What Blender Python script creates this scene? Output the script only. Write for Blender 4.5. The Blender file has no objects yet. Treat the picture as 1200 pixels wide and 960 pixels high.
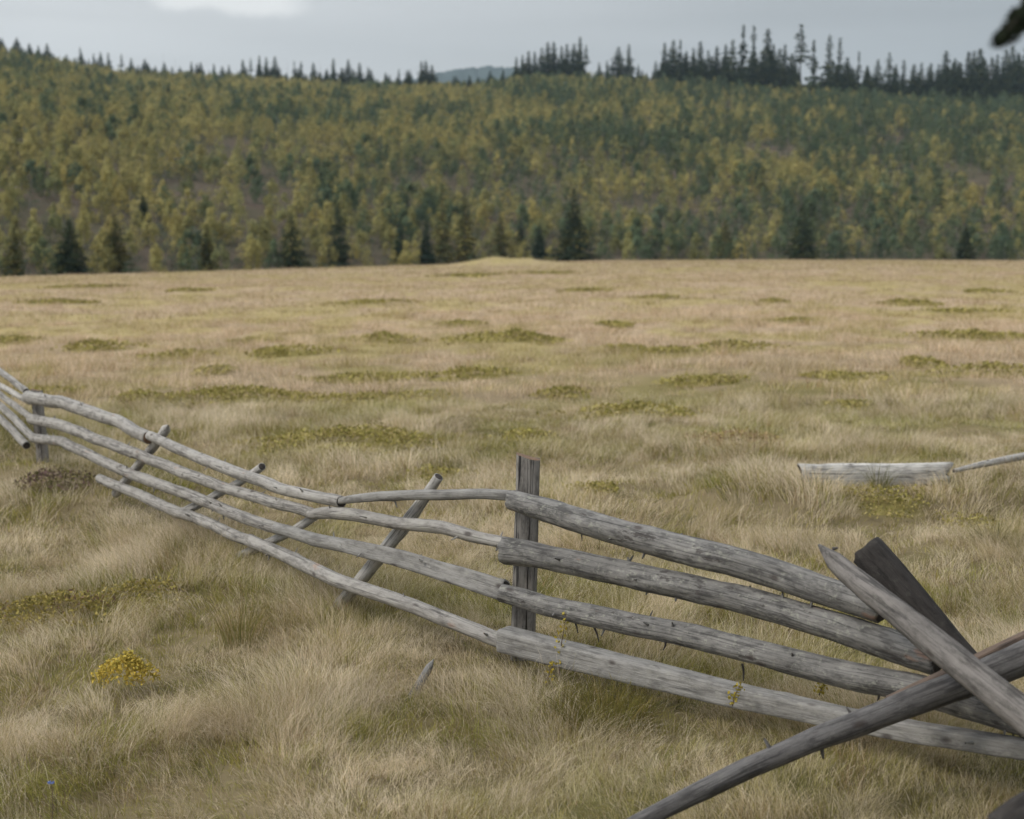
import bpy, math, random
import numpy as np
from mathutils import Vector

# ------------------------------------------------------------------ camera, world, sun, exposure
sc = bpy.context.scene
COL = sc.collection
F = 50.0 / 36.0 * 1200.0            # focal length in photograph pixels
EYE = 1.7
PITCH = math.atan(190.0 / F)
CP, SP = math.cos(PITCH), math.sin(PITCH)

cd = bpy.data.cameras.new('camera')
cam = bpy.data.objects.new('camera', cd)
COL.objects.link(cam)
cam.location = (0, 0, EYE)
cam.rotation_euler = (math.pi / 2 - PITCH, 0, 0)
cd.lens = 50
cd.sensor_width = 36
cd.clip_start = 0.05
cd.clip_end = 20000
cd.dof.use_dof = True
cd.dof.focus_distance = 6.1
cd.dof.aperture_fstop = 2.8
cd.dof.aperture_blades = 9
sc.camera = cam

SUN_EL, SUN_AZ = math.radians(44), math.radians(248)    # azimuth clockwise from +Y (the view direction)
w = bpy.data.worlds.new('World')
sc.world = w
w.use_nodes = True
nt = w.node_tree
nt.nodes.clear()
N = nt.nodes.new
L = nt.links.new
out = N('ShaderNodeOutputWorld')
bg = N('ShaderNodeBackground')
bg.inputs['Strength'].default_value = 0.1
L(bg.outputs[0], out.inputs[0])
sky = N('ShaderNodeTexSky')
sky.sky_type = 'NISHITA'
sky.sun_disc = False
sky.sun_elevation = SUN_EL
sky.sun_rotation = SUN_AZ
tc = N('ShaderNodeTexCoord')
sep = N('ShaderNodeSeparateXYZ')
L(tc.outputs['Generated'], sep.inputs[0])
# an overcast: pale towards the left of the view, greyer to the right, brighter overhead
xr = N('ShaderNodeMapRange')
xr.inputs['From Min'].default_value = -0.30
xr.inputs['From Max'].default_value = 0.42
L(sep.outputs['X'], xr.inputs['Value'])
lr = N('ShaderNodeMix'); lr.data_type = 'RGBA'
lr.inputs['A'].default_value = (5.0, 5.05, 5.05, 1)
lr.inputs['B'].default_value = (2.45, 2.55, 2.62, 1)
L(xr.outputs[0], lr.inputs['Factor'])
zr_ = N('ShaderNodeMapRange')
zr_.inputs['From Min'].default_value = 0.15
zr_.inputs['From Max'].default_value = 0.85
zr_.inputs['To Min'].default_value = 1.0
zr_.inputs['To Max'].default_value = 2.65
L(sep.outputs['Z'], zr_.inputs['Value'])
br = N('ShaderNodeVectorMath'); br.operation = 'SCALE'
L(lr.outputs['Result'], br.inputs[0]); L(zr_.outputs[0], br.inputs['Scale'])
mp = N('ShaderNodeMapping')
mp.inputs['Scale'].default_value = (1.0, 1.0, 11.0)
L(tc.outputs['Generated'], mp.inputs[0])
cn = N('ShaderNodeTexNoise')
cn.inputs['Scale'].default_value = 3.4
cn.inputs['Detail'].default_value = 5
cn.inputs['Roughness'].default_value = 0.5
L(mp.outputs[0], cn.inputs['Vector'])
cr = N('ShaderNodeMapRange')
cr.inputs['From Min'].default_value = 0.3
cr.inputs['From Max'].default_value = 0.7
cr.inputs['To Min'].default_value = 0.94
cr.inputs['To Max'].default_value = 1.06
L(cn.outputs['Fac'], cr.inputs['Value'])
br2 = N('ShaderNodeVectorMath'); br2.operation = 'SCALE'
L(br.outputs[0], br2.inputs[0]); L(cr.outputs[0], br2.inputs['Scale'])
# one white cloud bank low in the sky
def sky_band(src, lo0, lo1, hi0, hi1):
    a = N('ShaderNodeMapRange'); a.interpolation_type = 'SMOOTHSTEP'
    a.inputs['From Min'].default_value = lo0; a.inputs['From Max'].default_value = lo1
    b = N('ShaderNodeMapRange'); b.interpolation_type = 'SMOOTHSTEP'
    b.inputs['From Min'].default_value = hi1; b.inputs['From Max'].default_value = hi0
    L(src, a.inputs['Value']); L(src, b.inputs['Value'])
    m = N('ShaderNodeMath'); m.operation = 'MULTIPLY'
    L(a.outputs[0], m.inputs[0]); L(b.outputs[0], m.inputs[1])
    return m.outputs[0]
edge = N('ShaderNodeTexNoise')
edge.inputs['Scale'].default_value = 26
edge.inputs['Detail'].default_value = 4
L(tc.outputs['Generated'], edge.inputs['Vector'])
eo = N('ShaderNodeMath'); eo.operation = 'MULTIPLY_ADD'
eo.inputs[1].default_value = 0.022; eo.inputs[2].default_value = -0.011
L(edge.outputs['Fac'], eo.inputs[0])
xs = N('ShaderNodeMath'); L(sep.outputs['X'], xs.inputs[0]); L(eo.outputs[0], xs.inputs[1])
zs = N('ShaderNodeMath'); L(sep.outputs['Z'], zs.inputs[0]); L(eo.outputs[0], zs.inputs[1])
bx_ = sky_band(xs.outputs[0], -0.246, -0.222, -0.155, -0.126)
bz_ = sky_band(zs.outputs[0], 0.1535, 0.1615, 0.20, 0.23)
cl = N('ShaderNodeMath'); cl.operation = 'MULTIPLY'
L(bx_, cl.inputs[0]); L(bz_, cl.inputs[1])
wm = N('ShaderNodeMix'); wm.data_type = 'RGBA'
L(cl.outputs[0], wm.inputs['Factor'])
L(br2.outputs[0], wm.inputs['A'])
wm.inputs['B'].default_value = (6.5, 6.5, 6.37, 1)
fm = N('ShaderNodeMix'); fm.data_type = 'RGBA'
fm.inputs['Factor'].default_value = 0.94
L(sky.outputs[0], fm.inputs['A']); L(wm.outputs['Result'], fm.inputs['B'])
L(fm.outputs['Result'], bg.inputs['Color'])

sd = bpy.data.lights.new('sun', 'SUN')
sd.energy = 1.3
sd.angle = math.radians(15)
sd.color = (1.0, 0.92, 0.80)
sun = bpy.data.objects.new('sun', sd)
COL.objects.link(sun)
sun.location = (0, 0, 60)
sdir = Vector((math.sin(SUN_AZ) * math.cos(SUN_EL), math.cos(SUN_AZ) * math.cos(SUN_EL), math.sin(SUN_EL)))
sun.rotation_euler = sdir.to_track_quat('Z', 'Y').to_euler()

sc.view_settings.view_transform = 'Standard'
sc.view_settings.look = 'None'
sc.view_settings.exposure = 0.43
sc.view_settings.gamma = 1
sc.view_settings.use_curve_mapping = False
sc.cycles.use_denoising = True
sc.cycles.max_bounces = 6
sc.cycles.diffuse_bounces = 3
sc.cycles.transmission_bounces = 3
sc.cycles.volume_bounces = 0
sc.cycles.transparent_max_bounces = 4

# ------------------------------------------------------------------ small helpers
RNG = np.random.default_rng(7)

def slope(py):
    """height gained per metre of Y along the ray of photograph row py"""
    v = (480.0 - py) / F
    return (-SP + v * CP) / (CP + v * SP)

def at(px, py, Y):
    v = (480.0 - py) / F
    t = Y / (CP + v * SP)
    return Vector((t * (px - 600.0) / F, Y, EYE + t * (-SP + v * CP)))

def ground_at(px, py, z=0.0):
    Y = (z - EYE) / slope(py)
    return at(px, py, Y)

def tag(o, label=None, cat=None, group=None, kind=None):
    if label: o['label'] = label
    if cat: o['category'] = cat
    if group: o['group'] = group
    if kind: o['kind'] = kind
    return o

def link(name, me, parent=None):
    o = bpy.data.objects.new(name, me)
    COL.objects.link(o)
    if parent is not None:
        o.parent = parent
        o.matrix_parent_inverse = parent.matrix_basis.inverted()
    return o

def empty(name, loc):
    o = bpy.data.objects.new(name, None)
    o.location = loc
    o.empty_display_size = 0.1
    COL.objects.link(o)
    return o

def np_mesh(name, V, quads=None, tris=None, col=None, mats=(), qmat=None, tmat=None, smooth=False, vec=None):
    V = np.ascontiguousarray(V, dtype=np.float32)
    quads = np.zeros((0, 4), np.int32) if quads is None else np.asarray(quads, np.int32).reshape(-1, 4)
    tris = np.zeros((0, 3), np.int32) if tris is None else np.asarray(tris, np.int32).reshape(-1, 3)
    me = bpy.data.meshes.new(name)
    me.vertices.add(len(V))
    me.vertices.foreach_set('co', V.ravel())
    nq, n3 = len(quads), len(tris)
    me.loops.add(nq * 4 + n3 * 3)
    me.loops.foreach_set('vertex_index', np.concatenate([quads.ravel(), tris.ravel()]).astype(np.int32))
    me.polygons.add(nq + n3)
    me.polygons.foreach_set('loop_start', np.concatenate([np.arange(nq) * 4, nq * 4 + np.arange(n3) * 3]).astype(np.int32))
    for m in mats:
        me.materials.append(m)
    if qmat is not None or tmat is not None:
        qm = np.zeros(nq, np.int32) if qmat is None else np.asarray(qmat, np.int32)
        tm = np.zeros(n3, np.int32) if tmat is None else np.asarray(tmat, np.int32)
        me.polygons.foreach_set('material_index', np.concatenate([qm, tm]))
    me.update(calc_edges=True)
    me.polygons.foreach_set('use_smooth', np.full(nq + n3, bool(smooth)))
    if col is not None:
        c = np.ones((len(V), 4), np.float32)
        c[:, :3] = col
        a = me.attributes.new('Col', 'FLOAT_COLOR', 'POINT')
        a.data.foreach_set('color', c.ravel())
    if vec is not None:
        a = me.attributes.new('grain', 'FLOAT_VECTOR', 'POINT')
        a.data.foreach_set('vector', np.ascontiguousarray(vec, np.float32).ravel())
    return me

def _hash(ix, iy, seed):
    n = (ix.astype(np.int64) * 374761393 + iy.astype(np.int64) * 668265263 + seed * 982451653) & 0x7fffffff
    n = ((n ^ (n >> 13)) * 1274126177) & 0x7fffffff
    n = (n ^ (n >> 16)) & 0x7fffffff
    return (n % 100003) / 100003.0

def vnoise(x, y, seed=0):
    x = np.asarray(x, float); y = np.asarray(y, float)
    ix = np.floor(x); iy = np.floor(y)
    fx = x - ix; fy = y - iy
    fx = fx * fx * (3 - 2 * fx); fy = fy * fy * (3 - 2 * fy)
    a = _hash(ix, iy, seed); b = _hash(ix + 1, iy, seed)
    c = _hash(ix, iy + 1, seed); d = _hash(ix + 1, iy + 1, seed)
    return (a * (1 - fx) + b * fx) * (1 - fy) + (c * (1 - fx) + d * fx) * fy

def fbm(x, y, seed=0, octaves=4, gain=0.5):
    s = 0; amp = 1; tot = 0
    for k in range(octaves):
        s = s + amp * vnoise(x * 2 ** k + 17.3 * k, y * 2 ** k - 9.1 * k, seed + k)
        tot += amp; amp *= gain
    return s / tot

def smooth01(t):
    t = np.clip(t, 0, 1)
    return t * t * (3 - 2 * t)

# ------------------------------------------------------------------ materials
def new_mat(name):
    m = bpy.data.materials.new(name)
    m.use_nodes = True
    m.node_tree.nodes.clear()
    return m, m.node_tree.nodes.new, m.node_tree.links.new

def leaf_mat(name, translucency=0.3, random_amount=0.0, hue=(1, 1, 1)):
    m, N, L = new_mat(name)
    out = N('ShaderNodeOutputMaterial')
    at_ = N('ShaderNodeAttribute'); at_.attribute_name = 'Col'
    src = at_.outputs['Color']
    if random_amount:
        oi = N('ShaderNodeObjectInfo')
        mr = N('ShaderNodeMapRange')
        mr.inputs['To Min'].default_value = 1 - random_amount
        mr.inputs['To Max'].default_value = 1 + random_amount
        L(oi.outputs['Random'], mr.inputs['Value'])
        vm = N('ShaderNodeVectorMath'); vm.operation = 'SCALE'
        L(src, vm.inputs[0]); L(mr.outputs[0], vm.inputs['Scale'])
        src = vm.outputs[0]
    d = N('ShaderNodeBsdfDiffuse'); t = N('ShaderNodeBsdfTranslucent')
    L(src, d.inputs['Color']); L(src, t.inputs['Color'])
    mx = N('ShaderNodeMixShader'); mx.inputs[0].default_value = translucency
    L(d.outputs[0], mx.inputs[1]); L(t.outputs[0], mx.inputs[2])
    L(mx.outputs[0], out.inputs[0])
    return m

def ramp(N, stops):
    r = N('ShaderNodeValToRGB')
    el = r.color_ramp.elements
    while len(el) < len(stops): el.new(0.5)
    for e, (p, c) in zip(el, stops):
        e.position = p
        e.color = c if len(c) == 4 else (*c, 1)
    return r

def wood_mat(name, light, mid, dark, bark=0.35, orange=0.0, seed=0.0, lichen=0.3, crack=0.6):
    """weathered wood; 'grain' = (metres along the piece, cross offsets in metres)"""
    m, N, L = new_mat(name)
    out = N('ShaderNodeOutputMaterial')
    b = N('ShaderNodeBsdfPrincipled')
    b.inputs['Roughness'].default_value = 0.85
    b.inputs['Specular IOR Level'].default_value = 0.25
    L(b.outputs[0], out.inputs[0])
    a = N('ShaderNodeAttribute'); a.attribute_name = 'grain'
    oi = N('ShaderNodeObjectInfo')
    off = N('ShaderNodeVectorMath'); off.operation = 'MULTIPLY_ADD'
    off.inputs[1].default_value = (37.0, 91.0, 53.0)
    cmb = N('ShaderNodeCombineXYZ')
    for k in range(3): L(oi.outputs['Random'], cmb.inputs[k])
    L(cmb.outputs[0], off.inputs[0]); L(a.outputs['Vector'], off.inputs[2])
    base = off.outputs[0]
    def noise(scale, vscale, detail=4, rough=0.6, dist=0.0):
        mp = N('ShaderNodeMapping'); mp.inputs['Scale'].default_value = vscale
        L(base, mp.inputs[0])
        n = N('ShaderNodeTexNoise')
        n.inputs['Scale'].default_value = scale; n.inputs['Detail'].default_value = detail
        n.inputs['Roughness'].default_value = rough; n.inputs['Distortion'].default_value = dist
        L(mp.outputs[0], n.inputs['Vector'])
        return n.outputs['Fac']
    grain = noise(75, (0.05, 1, 1), 6, 0.7, 0.4)
    blot = noise(30, (0.35, 1, 1), 6, 0.7)
    fine = noise(150, (0.14, 1, 1), 4, 0.65)
    big = noise(5, (0.5, 1, 1), 4, 0.6)
    rg = ramp(N, [(0.30, dark), (0.46, mid), (0.70, light)])
    L(grain, rg.inputs[0])
    def mix(fac, A, B, mode='MIX'):
        x = N('ShaderNodeMix'); x.data_type = 'RGBA'; x.blend_type = mode
        if isinstance(fac, float): x.inputs['Factor'].default_value = fac
        else: L(fac, x.inputs['Factor'])
        for k, v in (('A', A), ('B', B)):
            if isinstance(v, tuple): x.inputs[k].default_value = (*v, 1)
            else: L(v, x.inputs[k])
        return x.outputs['Result']
    def rng_(src, lo, hi, tmax=1.0):
        r = N('ShaderNodeMapRange')
        r.inputs['From Min'].default_value = lo; r.inputs['From Max'].default_value = hi
        r.inputs['To Max'].default_value = tmax
        L(src, r.inputs['Value']); return r.outputs[0]
    c = mix(rng_(blot, 0.40, 0.62, 0.75), rg.outputs[0], light)
    c = mix(rng_(blot, 0.50, 0.34, 0.65), c, dark)
    lic = noise(40, (0.8, 1, 1), 5, 0.75)
    c = mix(rng_(lic, 0.55, 0.62, lichen), c, (0.37, 0.38, 0.33))
    brk = noise(16, (0.30, 1, 1), 8, 0.75)
    bf = rng_(brk, 0.585, 0.62, bark)
    c = mix(bf, c, (0.06, 0.054, 0.052))
    if orange > 0:
        of = rng_(noise(8, (0.35, 1, 1), 4, 0.6), 0.64, 0.69, orange)
        c = mix(of, c, (0.33, 0.16, 0.09))
    c = mix(rng_(fine, 0.58, 0.68, crack * .6), c, (0.045, 0.045, 0.05))
    ck = noise(38, (0.022, 1, 1), 2, 0.5, 0.15)
    dv = N('ShaderNodeMath'); dv.operation = 'SUBTRACT'; dv.inputs[1].default_value = 0.5; L(ck, dv.inputs[0])
    ab = N('ShaderNodeMath'); ab.operation = 'ABSOLUTE'; L(dv.outputs[0], ab.inputs[0])
    c = mix(rng_(ab.outputs[0], 0.028, 0.006, crack), c, (0.03, 0.03, 0.032))
    c = mix(rng_(big, 0.45, 0.75, 0.45), c, dark)
    # knots: dark specks scattered along the wood
    vo = N('ShaderNodeTexVoronoi'); vo.inputs['Scale'].default_value = 11.0
    mpv = N('ShaderNodeMapping'); mpv.inputs['Scale'].default_value = (0.5, 1.0, 1.0)
    L(base, mpv.inputs[0]); L(mpv.outputs[0], vo.inputs['Vector'])
    c = mix(rng_(vo.outputs['Distance'], 0.16, 0.07, 0.8), c, (0.06, 0.05, 0.048))
    L(c, b.inputs['Base Color'])
    bp = N('ShaderNodeBump'); bp.inputs['Strength'].default_value = 0.9; bp.inputs['Distance'].default_value = 0.008
    ad = N('ShaderNodeMath'); ad.operation = 'MULTIPLY_ADD'; ad.inputs[1].default_value = 0.8
    L(grain, ad.inputs[0]); L(brk, ad.inputs[2])
    L(ad.outputs[0], bp.inputs['Height']); L(bp.outputs[0], b.inputs['Normal'])
    return m

M_pale = wood_mat('pale weathered pole', (0.38, 0.37, 0.355), (0.285, 0.275, 0.265), (0.15, 0.143, 0.136), bark=0.5, orange=0.35, lichen=0.35)
M_grey = wood_mat('grey weathered log', (0.25, 0.246, 0.24), (0.135, 0.133, 0.131), (0.052, 0.051, 0.052), bark=0.85, orange=0.45, lichen=0.45)
M_post = wood_mat('split grey post', (0.32, 0.305, 0.29), (0.225, 0.212, 0.20), (0.09, 0.084, 0.08), bark=0.2, lichen=0.1, crack=0.95)
M_brace = wood_mat('grey brace wood', (0.50, 0.49, 0.475), (0.40, 0.39, 0.375), (0.22, 0.21, 0.20), bark=0.35, lichen=0.15)
M_plank = wood_mat('hewn silver plank', (0.30, 0.297, 0.29), (0.225, 0.221, 0.216), (0.12, 0.118, 0.115), bark=0.3, lichen=0.25, crack=0.35)
M_dark = wood_mat('dark split wood', (0.055, 0.050, 0.048), (0.032, 0.029, 0.028), (0.015, 0.014, 0.014), bark=0.2, lichen=0.05)
M_pole = wood_mat('shaded smooth pole', (0.165, 0.161, 0.164), (0.105, 0.102, 0.105), (0.046, 0.044, 0.046), bark=0.35, lichen=0.1)
M_tip = wood_mat('pointed pale pole', (0.23, 0.217, 0.21), (0.145, 0.136, 0.131), (0.066, 0.062, 0.06), bark=0.3, lichen=0.1)
M_brown = wood_mat('brown plank', (0.20, 0.15, 0.12), (0.145, 0.105, 0.085), (0.07, 0.052, 0.045), bark=0.2, lichen=0.05)
M_silver = wood_mat('silver fallen log', (0.60, 0.59, 0.57), (0.46, 0.455, 0.44), (0.20, 0.195, 0.19), bark=0.4, lichen=0.2, crack=0.6)

def end_mat(name, c0, c1):
    m, N, L = new_mat(name)
    out = N('ShaderNodeOutputMaterial'); b = N('ShaderNodeBsdfPrincipled')
    b.inputs['Roughness'].default_value = 0.9
    a = N('ShaderNodeAttribute'); a.attribute_name = 'grain'
    n = N('ShaderNodeTexNoise'); n.inputs['Scale'].default_value = 45
    L(a.outputs['Vector'], n.inputs['Vector'])
    r = ramp(N, [(0.3, c0), (0.7, c1)])
    L(n.outputs['Fac'], r.inputs[0]); L(r.outputs[0], b.inputs['Base Color']); L(b.outputs[0], out.inputs[0])
    return m
M_endbrown = end_mat('brown cut end', (0.10, 0.06, 0.04), (0.22, 0.14, 0.09))
M_enddark = end_mat('dark cut end', (0.02, 0.018, 0.017), (0.06, 0.05, 0.045))

M_grass = leaf_mat('dry grass', 0.35)
M_heath = leaf_mat('heath leaves', 0.25)
M_birch = leaf_mat('birch leaves', 0.30, 0.16)
M_wood_far = leaf_mat('far birch leaves', 0.30)
M_spruce = leaf_mat('spruce needles', 0.12, 0.15)

def bark_mat(name, c0, c1):
    m, N, L = new_mat(name)
    out = N('ShaderNodeOutputMaterial'); b = N('ShaderNodeBsdfPrincipled')
    b.inputs['Roughness'].default_value = 0.95
    tcn = N('ShaderNodeTexCoord')
    n = N('ShaderNodeTexNoise'); n.inputs['Scale'].default_value = 6; n.inputs['Detail'].default_value = 6
    L(tcn.outputs['Object'], n.inputs['Vector'])
    r = ramp(N, [(0.35, c0), (0.65, c1)])
    L(n.outputs['Fac'], r.inputs[0]); L(r.outputs[0], b.inputs['Base Color']); L(b.outputs[0], out.inputs[0])
    return m
M_trunk = bark_mat('spruce bark', (0.05, 0.04, 0.035), (0.14, 0.115, 0.10))
M_birchbark = bark_mat('birch bark', (0.16, 0.14, 0.13), (0.42, 0.40, 0.38))
M_snag = bark_mat('dead grey trunk', (0.16, 0.15, 0.15), (0.30, 0.29, 0.28))

def ground_mat():
    m, N, L = new_mat('meadow soil and thatch')
    out = N('ShaderNodeOutputMaterial'); b = N('ShaderNodeBsdfPrincipled')
    b.inputs['Roughness'].default_value = 1.0
    b.inputs['Specular IOR Level'].default_value = 0.0
    a = N('ShaderNodeAttribute'); a.attribute_name = 'Col'
    tcn = N('ShaderNodeTexCoord')
    n = N('ShaderNodeTexNoise'); n.inputs['Scale'].default_value = 1.7; n.inputs['Detail'].default_value = 9
    n.inputs['Roughness'].default_value = 0.7
    L(tcn.outputs['Object'], n.inputs['Vector'])
    mr = N('ShaderNodeMapRange'); mr.inputs['From Min'].default_value = 0.3; mr.inputs['From Max'].default_value = 0.7
    mr.inputs['To Min'].default_value = 0.7; mr.inputs['To Max'].default_value = 1.25
    L(n.outputs['Fac'], mr.inputs['Value'])
    vm = N('ShaderNodeVectorMath'); vm.operation = 'SCALE'
    L(a.outputs['Color'], vm.inputs[0]); L(mr.outputs[0], vm.inputs['Scale'])
    L(vm.outputs[0], b.inputs['Base Color']); L(b.outputs[0], out.inputs[0])
    return m
M_ground = ground_mat()

# ------------------------------------------------------------------ terrain
GZ = -0.12                                          # soil level; the grass stands about this much above it
E_PX = np.array([-300, 0, 150, 300, 500, 700, 900, 1200, 1500.])
E_PY = np.array([326, 323, 319, 315, 309.5, 304.5, 303.5, 304.5, 306.])
E_Y = np.array([118, 122, 138, 158, 190, 222, 226, 222, 220.])
E_Z = EYE + np.array([slope(p) for p in E_PY]) * E_Y - 0.15
R_PX = np.array([-400, 0, 60, 150, 300, 420, 500, 560, 620, 700, 800, 900, 1000, 1100, 1200, 1600.])
R_PY = np.array([44, 58, 75, 94, 100, 107, 108, 108, 100, 98, 104, 112, 119, 125, 126, 126.])
R_Y = np.array([700, 690, 690, 690, 690, 690, 690, 690, 670, 650, 630, 620, 610, 600, 600, 600.])
R_Z = EYE + np.array([slope(p) for p in R_PY]) * R_Y

PADS = []                                           # x, y, z, radius
FPX = np.array([-160, 0, 40, 120, 200, 300, 395, 490, 590, 617, 1000, 1114, 1240.])
FY = np.array([15.2, 12.7, 11.7, 10.1, 8.95, 7.7, 6.85, 6.45, 6.14, 6.10, 4.92, 4.66, 4.40])
def fence_Y(px):
    return 1.0 / float(np.interp(px, FPX, 1.0 / FY))
for (px_, py_) in ((40, 530), (80, 548), (120, 570), (160, 590), (200, 607), (250, 627), (300, 648), (347, 670), (395, 693), (440, 709), (490, 727), (540, 748), (590, 772), (680, 796), (780, 820), (880, 846), (992, 868), (1090, 884)):
    p_ = at(px_, py_, fence_Y(px_))
    PADS.append((p_.x, p_.y, p_.z - (.115 if px_ < 520 else .015), .45))
for px_ in (900, 945, 990, 1035, 1080, 1125):
    PADS.append(((px_ - 600) / F * 10.0, 9.95, EYE + slope(566) * 9.9 - .03, .55))
PADS.append(((1170 - 600) / F * 10.2, 10.2, EYE + slope(556) * 10.1 - .05, .6))

def H(X, Y):
    X = np.asarray(X, float); Y = np.asarray(Y, float)
    Yc = np.maximum(Y, 1.0)
    px = 600 + F * np.clip(X / Yc, -0.9, 0.9)
    ye = np.interp(px, E_PX, E_Y); ze = np.interp(px, E_PX, E_Z)
    yr = np.interp(px, R_PX, R_Y); zr = np.interp(px, R_PX, R_Z)
    t = np.clip(Y / ye, 0, 1)
    z = GZ * (1 - t) + ze * t
    amp = np.clip((Y - 2) / 6, 0, 1) * np.clip(1.4 - t, 0, 1)
    z = z + amp * (0.16 * (fbm(X / 2.3, Y / 2.3, 3, 3) - 0.5) + 0.10 * (fbm(X / 0.7, Y / 0.7, 5, 2) - 0.5))
    z = z + np.clip(Y / 60, 0, 1) * 0.55 * (fbm(X / 14, Y / 14, 9, 3) - 0.5) * np.clip(1.2 - t, 0, 1)
    # grassy mound near the far edge of the meadow, and the raised bank at the far left of the fence
    mx, my = (592 - 600) / F * 176, 176.0
    z = z + (.75 + .5 * vnoise(X / 2.4, Y / 3.0, 48)) * np.exp(-((X - mx) / 5.6) ** 2 - ((Y - my) / 5) ** 2)
    z = z + 0.30 * np.exp(-((X + 5.3) / 1.0) ** 2 - ((Y - 13.3) / 1.4) ** 2)
    # level ground where timber rests
    for (ax, ay, az_, ar) in PADS:
        wgt = np.exp(-(((X - ax) ** 2 + (Y - ay) ** 2) / ar ** 2) ** 2)
        z = z * (1 - wgt) + az_ * wgt
    # hill
    yh = ye + 14
    s = (Y - yh) / (yr - yh)
    hill = (zr - ze) * np.clip(s, 0, 1) ** 0.96 - 0.22 * np.maximum(Y - yr, 0)
    hill = hill + np.clip(s * 4, 0, 1) * (5.0 * (fbm(X / 60, Y / 60, 21, 3) - 0.5)) * np.clip(1.3 - s, 0, 1)
    z = z - 0.9 * smooth01((Y - ye - 1) / 8) * (1 - np.clip(s * 3, 0, 1))
    return z + np.where(s > 0, hill, 0)

def to_px(P):
    """photograph pixel of points (n,3)"""
    X, Y, Z = P[:, 0], P[:, 1], P[:, 2] - EYE
    d = Y * CP - Z * SP
    u = Y * SP + Z * CP
    return 600 + F * X / d, 480 - F * u / d

# the heath hummocks of the meadow: px, py, width px, label or None
HUMMOCKS = [
    (853, 402, 84, 'dome of dark green heath in mid meadow, the sharpest hummock right of centre'),
    (545, 435, 92, 'low olive heath cushion in the meadow above the split slab rail'),
    (262, 460, 178, 'widest olive heath hummock, left of centre beyond the top fence rail'),
    (170, 459, 60, 'small dark heath clump beside the left end of the widest hummock'),
    (400, 508, 190, 'long flat heath cushion just beyond the upper fence braces'),
    (737, 475, 126, 'flat olive heath mat in the meadow behind and right of the upright post'),
    (868, 507, 112, 'rusty brown heath mat left of the fallen silver log'),
    (1140, 389, 120, 'dark heath strip in the far right of the meadow'),
    (1084, 420, 44, 'small round dark heath tuft in the right meadow'),
    (1165, 428, 90, 'spread of dull heath at the right edge of the meadow'),
    (452, 392, 66, 'small olive heath tuft in the far meadow left of centre'),
    (608, 391, 118, 'faint long heath streak in the far meadow beside the centre line'),
    (332, 406, 84, 'dull heath patch in the far meadow above the widest hummock'),
    (112, 404, 76, 'pale olive heath patch in the far left meadow'),
]
MINOR = [(212, 412, 70), (415, 437, 130), (430, 462, 150), (735, 403, 55), (435, 351, 82), (75, 352, 90), (222, 338, 50),
         (540, 376, 55), (772, 346, 46), (720, 378, 40), (905, 350, 30), (1060, 352, 70), (930, 372, 60), (1150, 337, 50),
         (1120, 362, 90), (15, 395, 50), (60, 452, 80), (300, 395, 60), (690, 338, 60), (250, 428, 60), (110, 335, 90),
         (990, 436, 90), (660, 452, 60), (820, 440, 90), (1000, 470, 60), (620, 500, 70), (900, 548, 70),
         (1150, 600, 90), (1050, 590, 100), (520, 545, 60), (700, 560, 60), (545, 322, 90), (645, 320, 80), (780, 405, 50)]
def patch(px, py, wpx):
    Y = 1.7 / -slope(py)
    for _ in range(4):
        zz = float(H((px - 600) / F * Y, Y)) + 0.12
        Y = (zz - EYE) / slope(py) if slope(py) < -0.004 else Y
        Y = float(np.clip(Y, 3, 215))
    rx = wpx / 2 / F * Y
    return ((px - 600) / F * Y, Y, rx, max(0.62 * rx, 0.02 * Y))
HP = [patch(h[0], h[1], h[2] * 1.18) for h in HUMMOCKS]
MP = [patch(*h) for h in MINOR]
NEAR_HEATH = [(45, 698, 170, 'near bilberry bush with dark gaps at the left edge of the photo'),
              (160, 682, 120, 'thin bilberry mat with purple twigs right of the near bilberry bush'),
              (52, 552, 96, 'dark purple heather under the corner post of the fence')]
NP_ = [patch(*h[:3]) for h in NEAR_HEATH]
ALLP = np.array(HP + MP + NP_)

def heath_cover(X, Y):
    c = np.zeros_like(X)
    wob = 0.5 * (fbm(X / 0.5, Y / 0.5, 33, 2) - 0.5)
    for (cx, cy, rx, ry) in ALLP:
        m = (np.abs(X - cx) < rx * 1.5) & (np.abs(Y - cy) < ry * 1.5)
        if m.any():
            d = np.sqrt(((X[m] - cx) / rx) ** 2 + ((Y[m] - cy) / ry) ** 2)
            c[m] = np.maximum(c[m], smooth01((1.12 - d + wob[m]) / 0.4))
    return c

def greenness(X, Y):
    g = fbm(X / 1.1 + 3, Y / 1.5, 41, 4)
    g2 = fbm(X / 6.0, Y / 8.0, 45, 3)
    v = 0.62 * g + 0.38 * g2
    return np.maximum(smooth01((v - 0.43) / 0.15), (.35 + vnoise(X / 1.7, Y / 4.0, 47)) * np.exp(-((X + .8) / 8.0) ** 2 - ((Y - 170) / 12.0) ** 2))

STRAW = np.array([0.57, 0.465, 0.315]); PALE = np.array([0.78, 0.68, 0.53]); GREEN = np.array([0.32, 0.285, 0.085])
LIME = np.array([0.29, 0.29, 0.08]); RUST = np.array([0.34, 0.24, 0.135])

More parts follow.
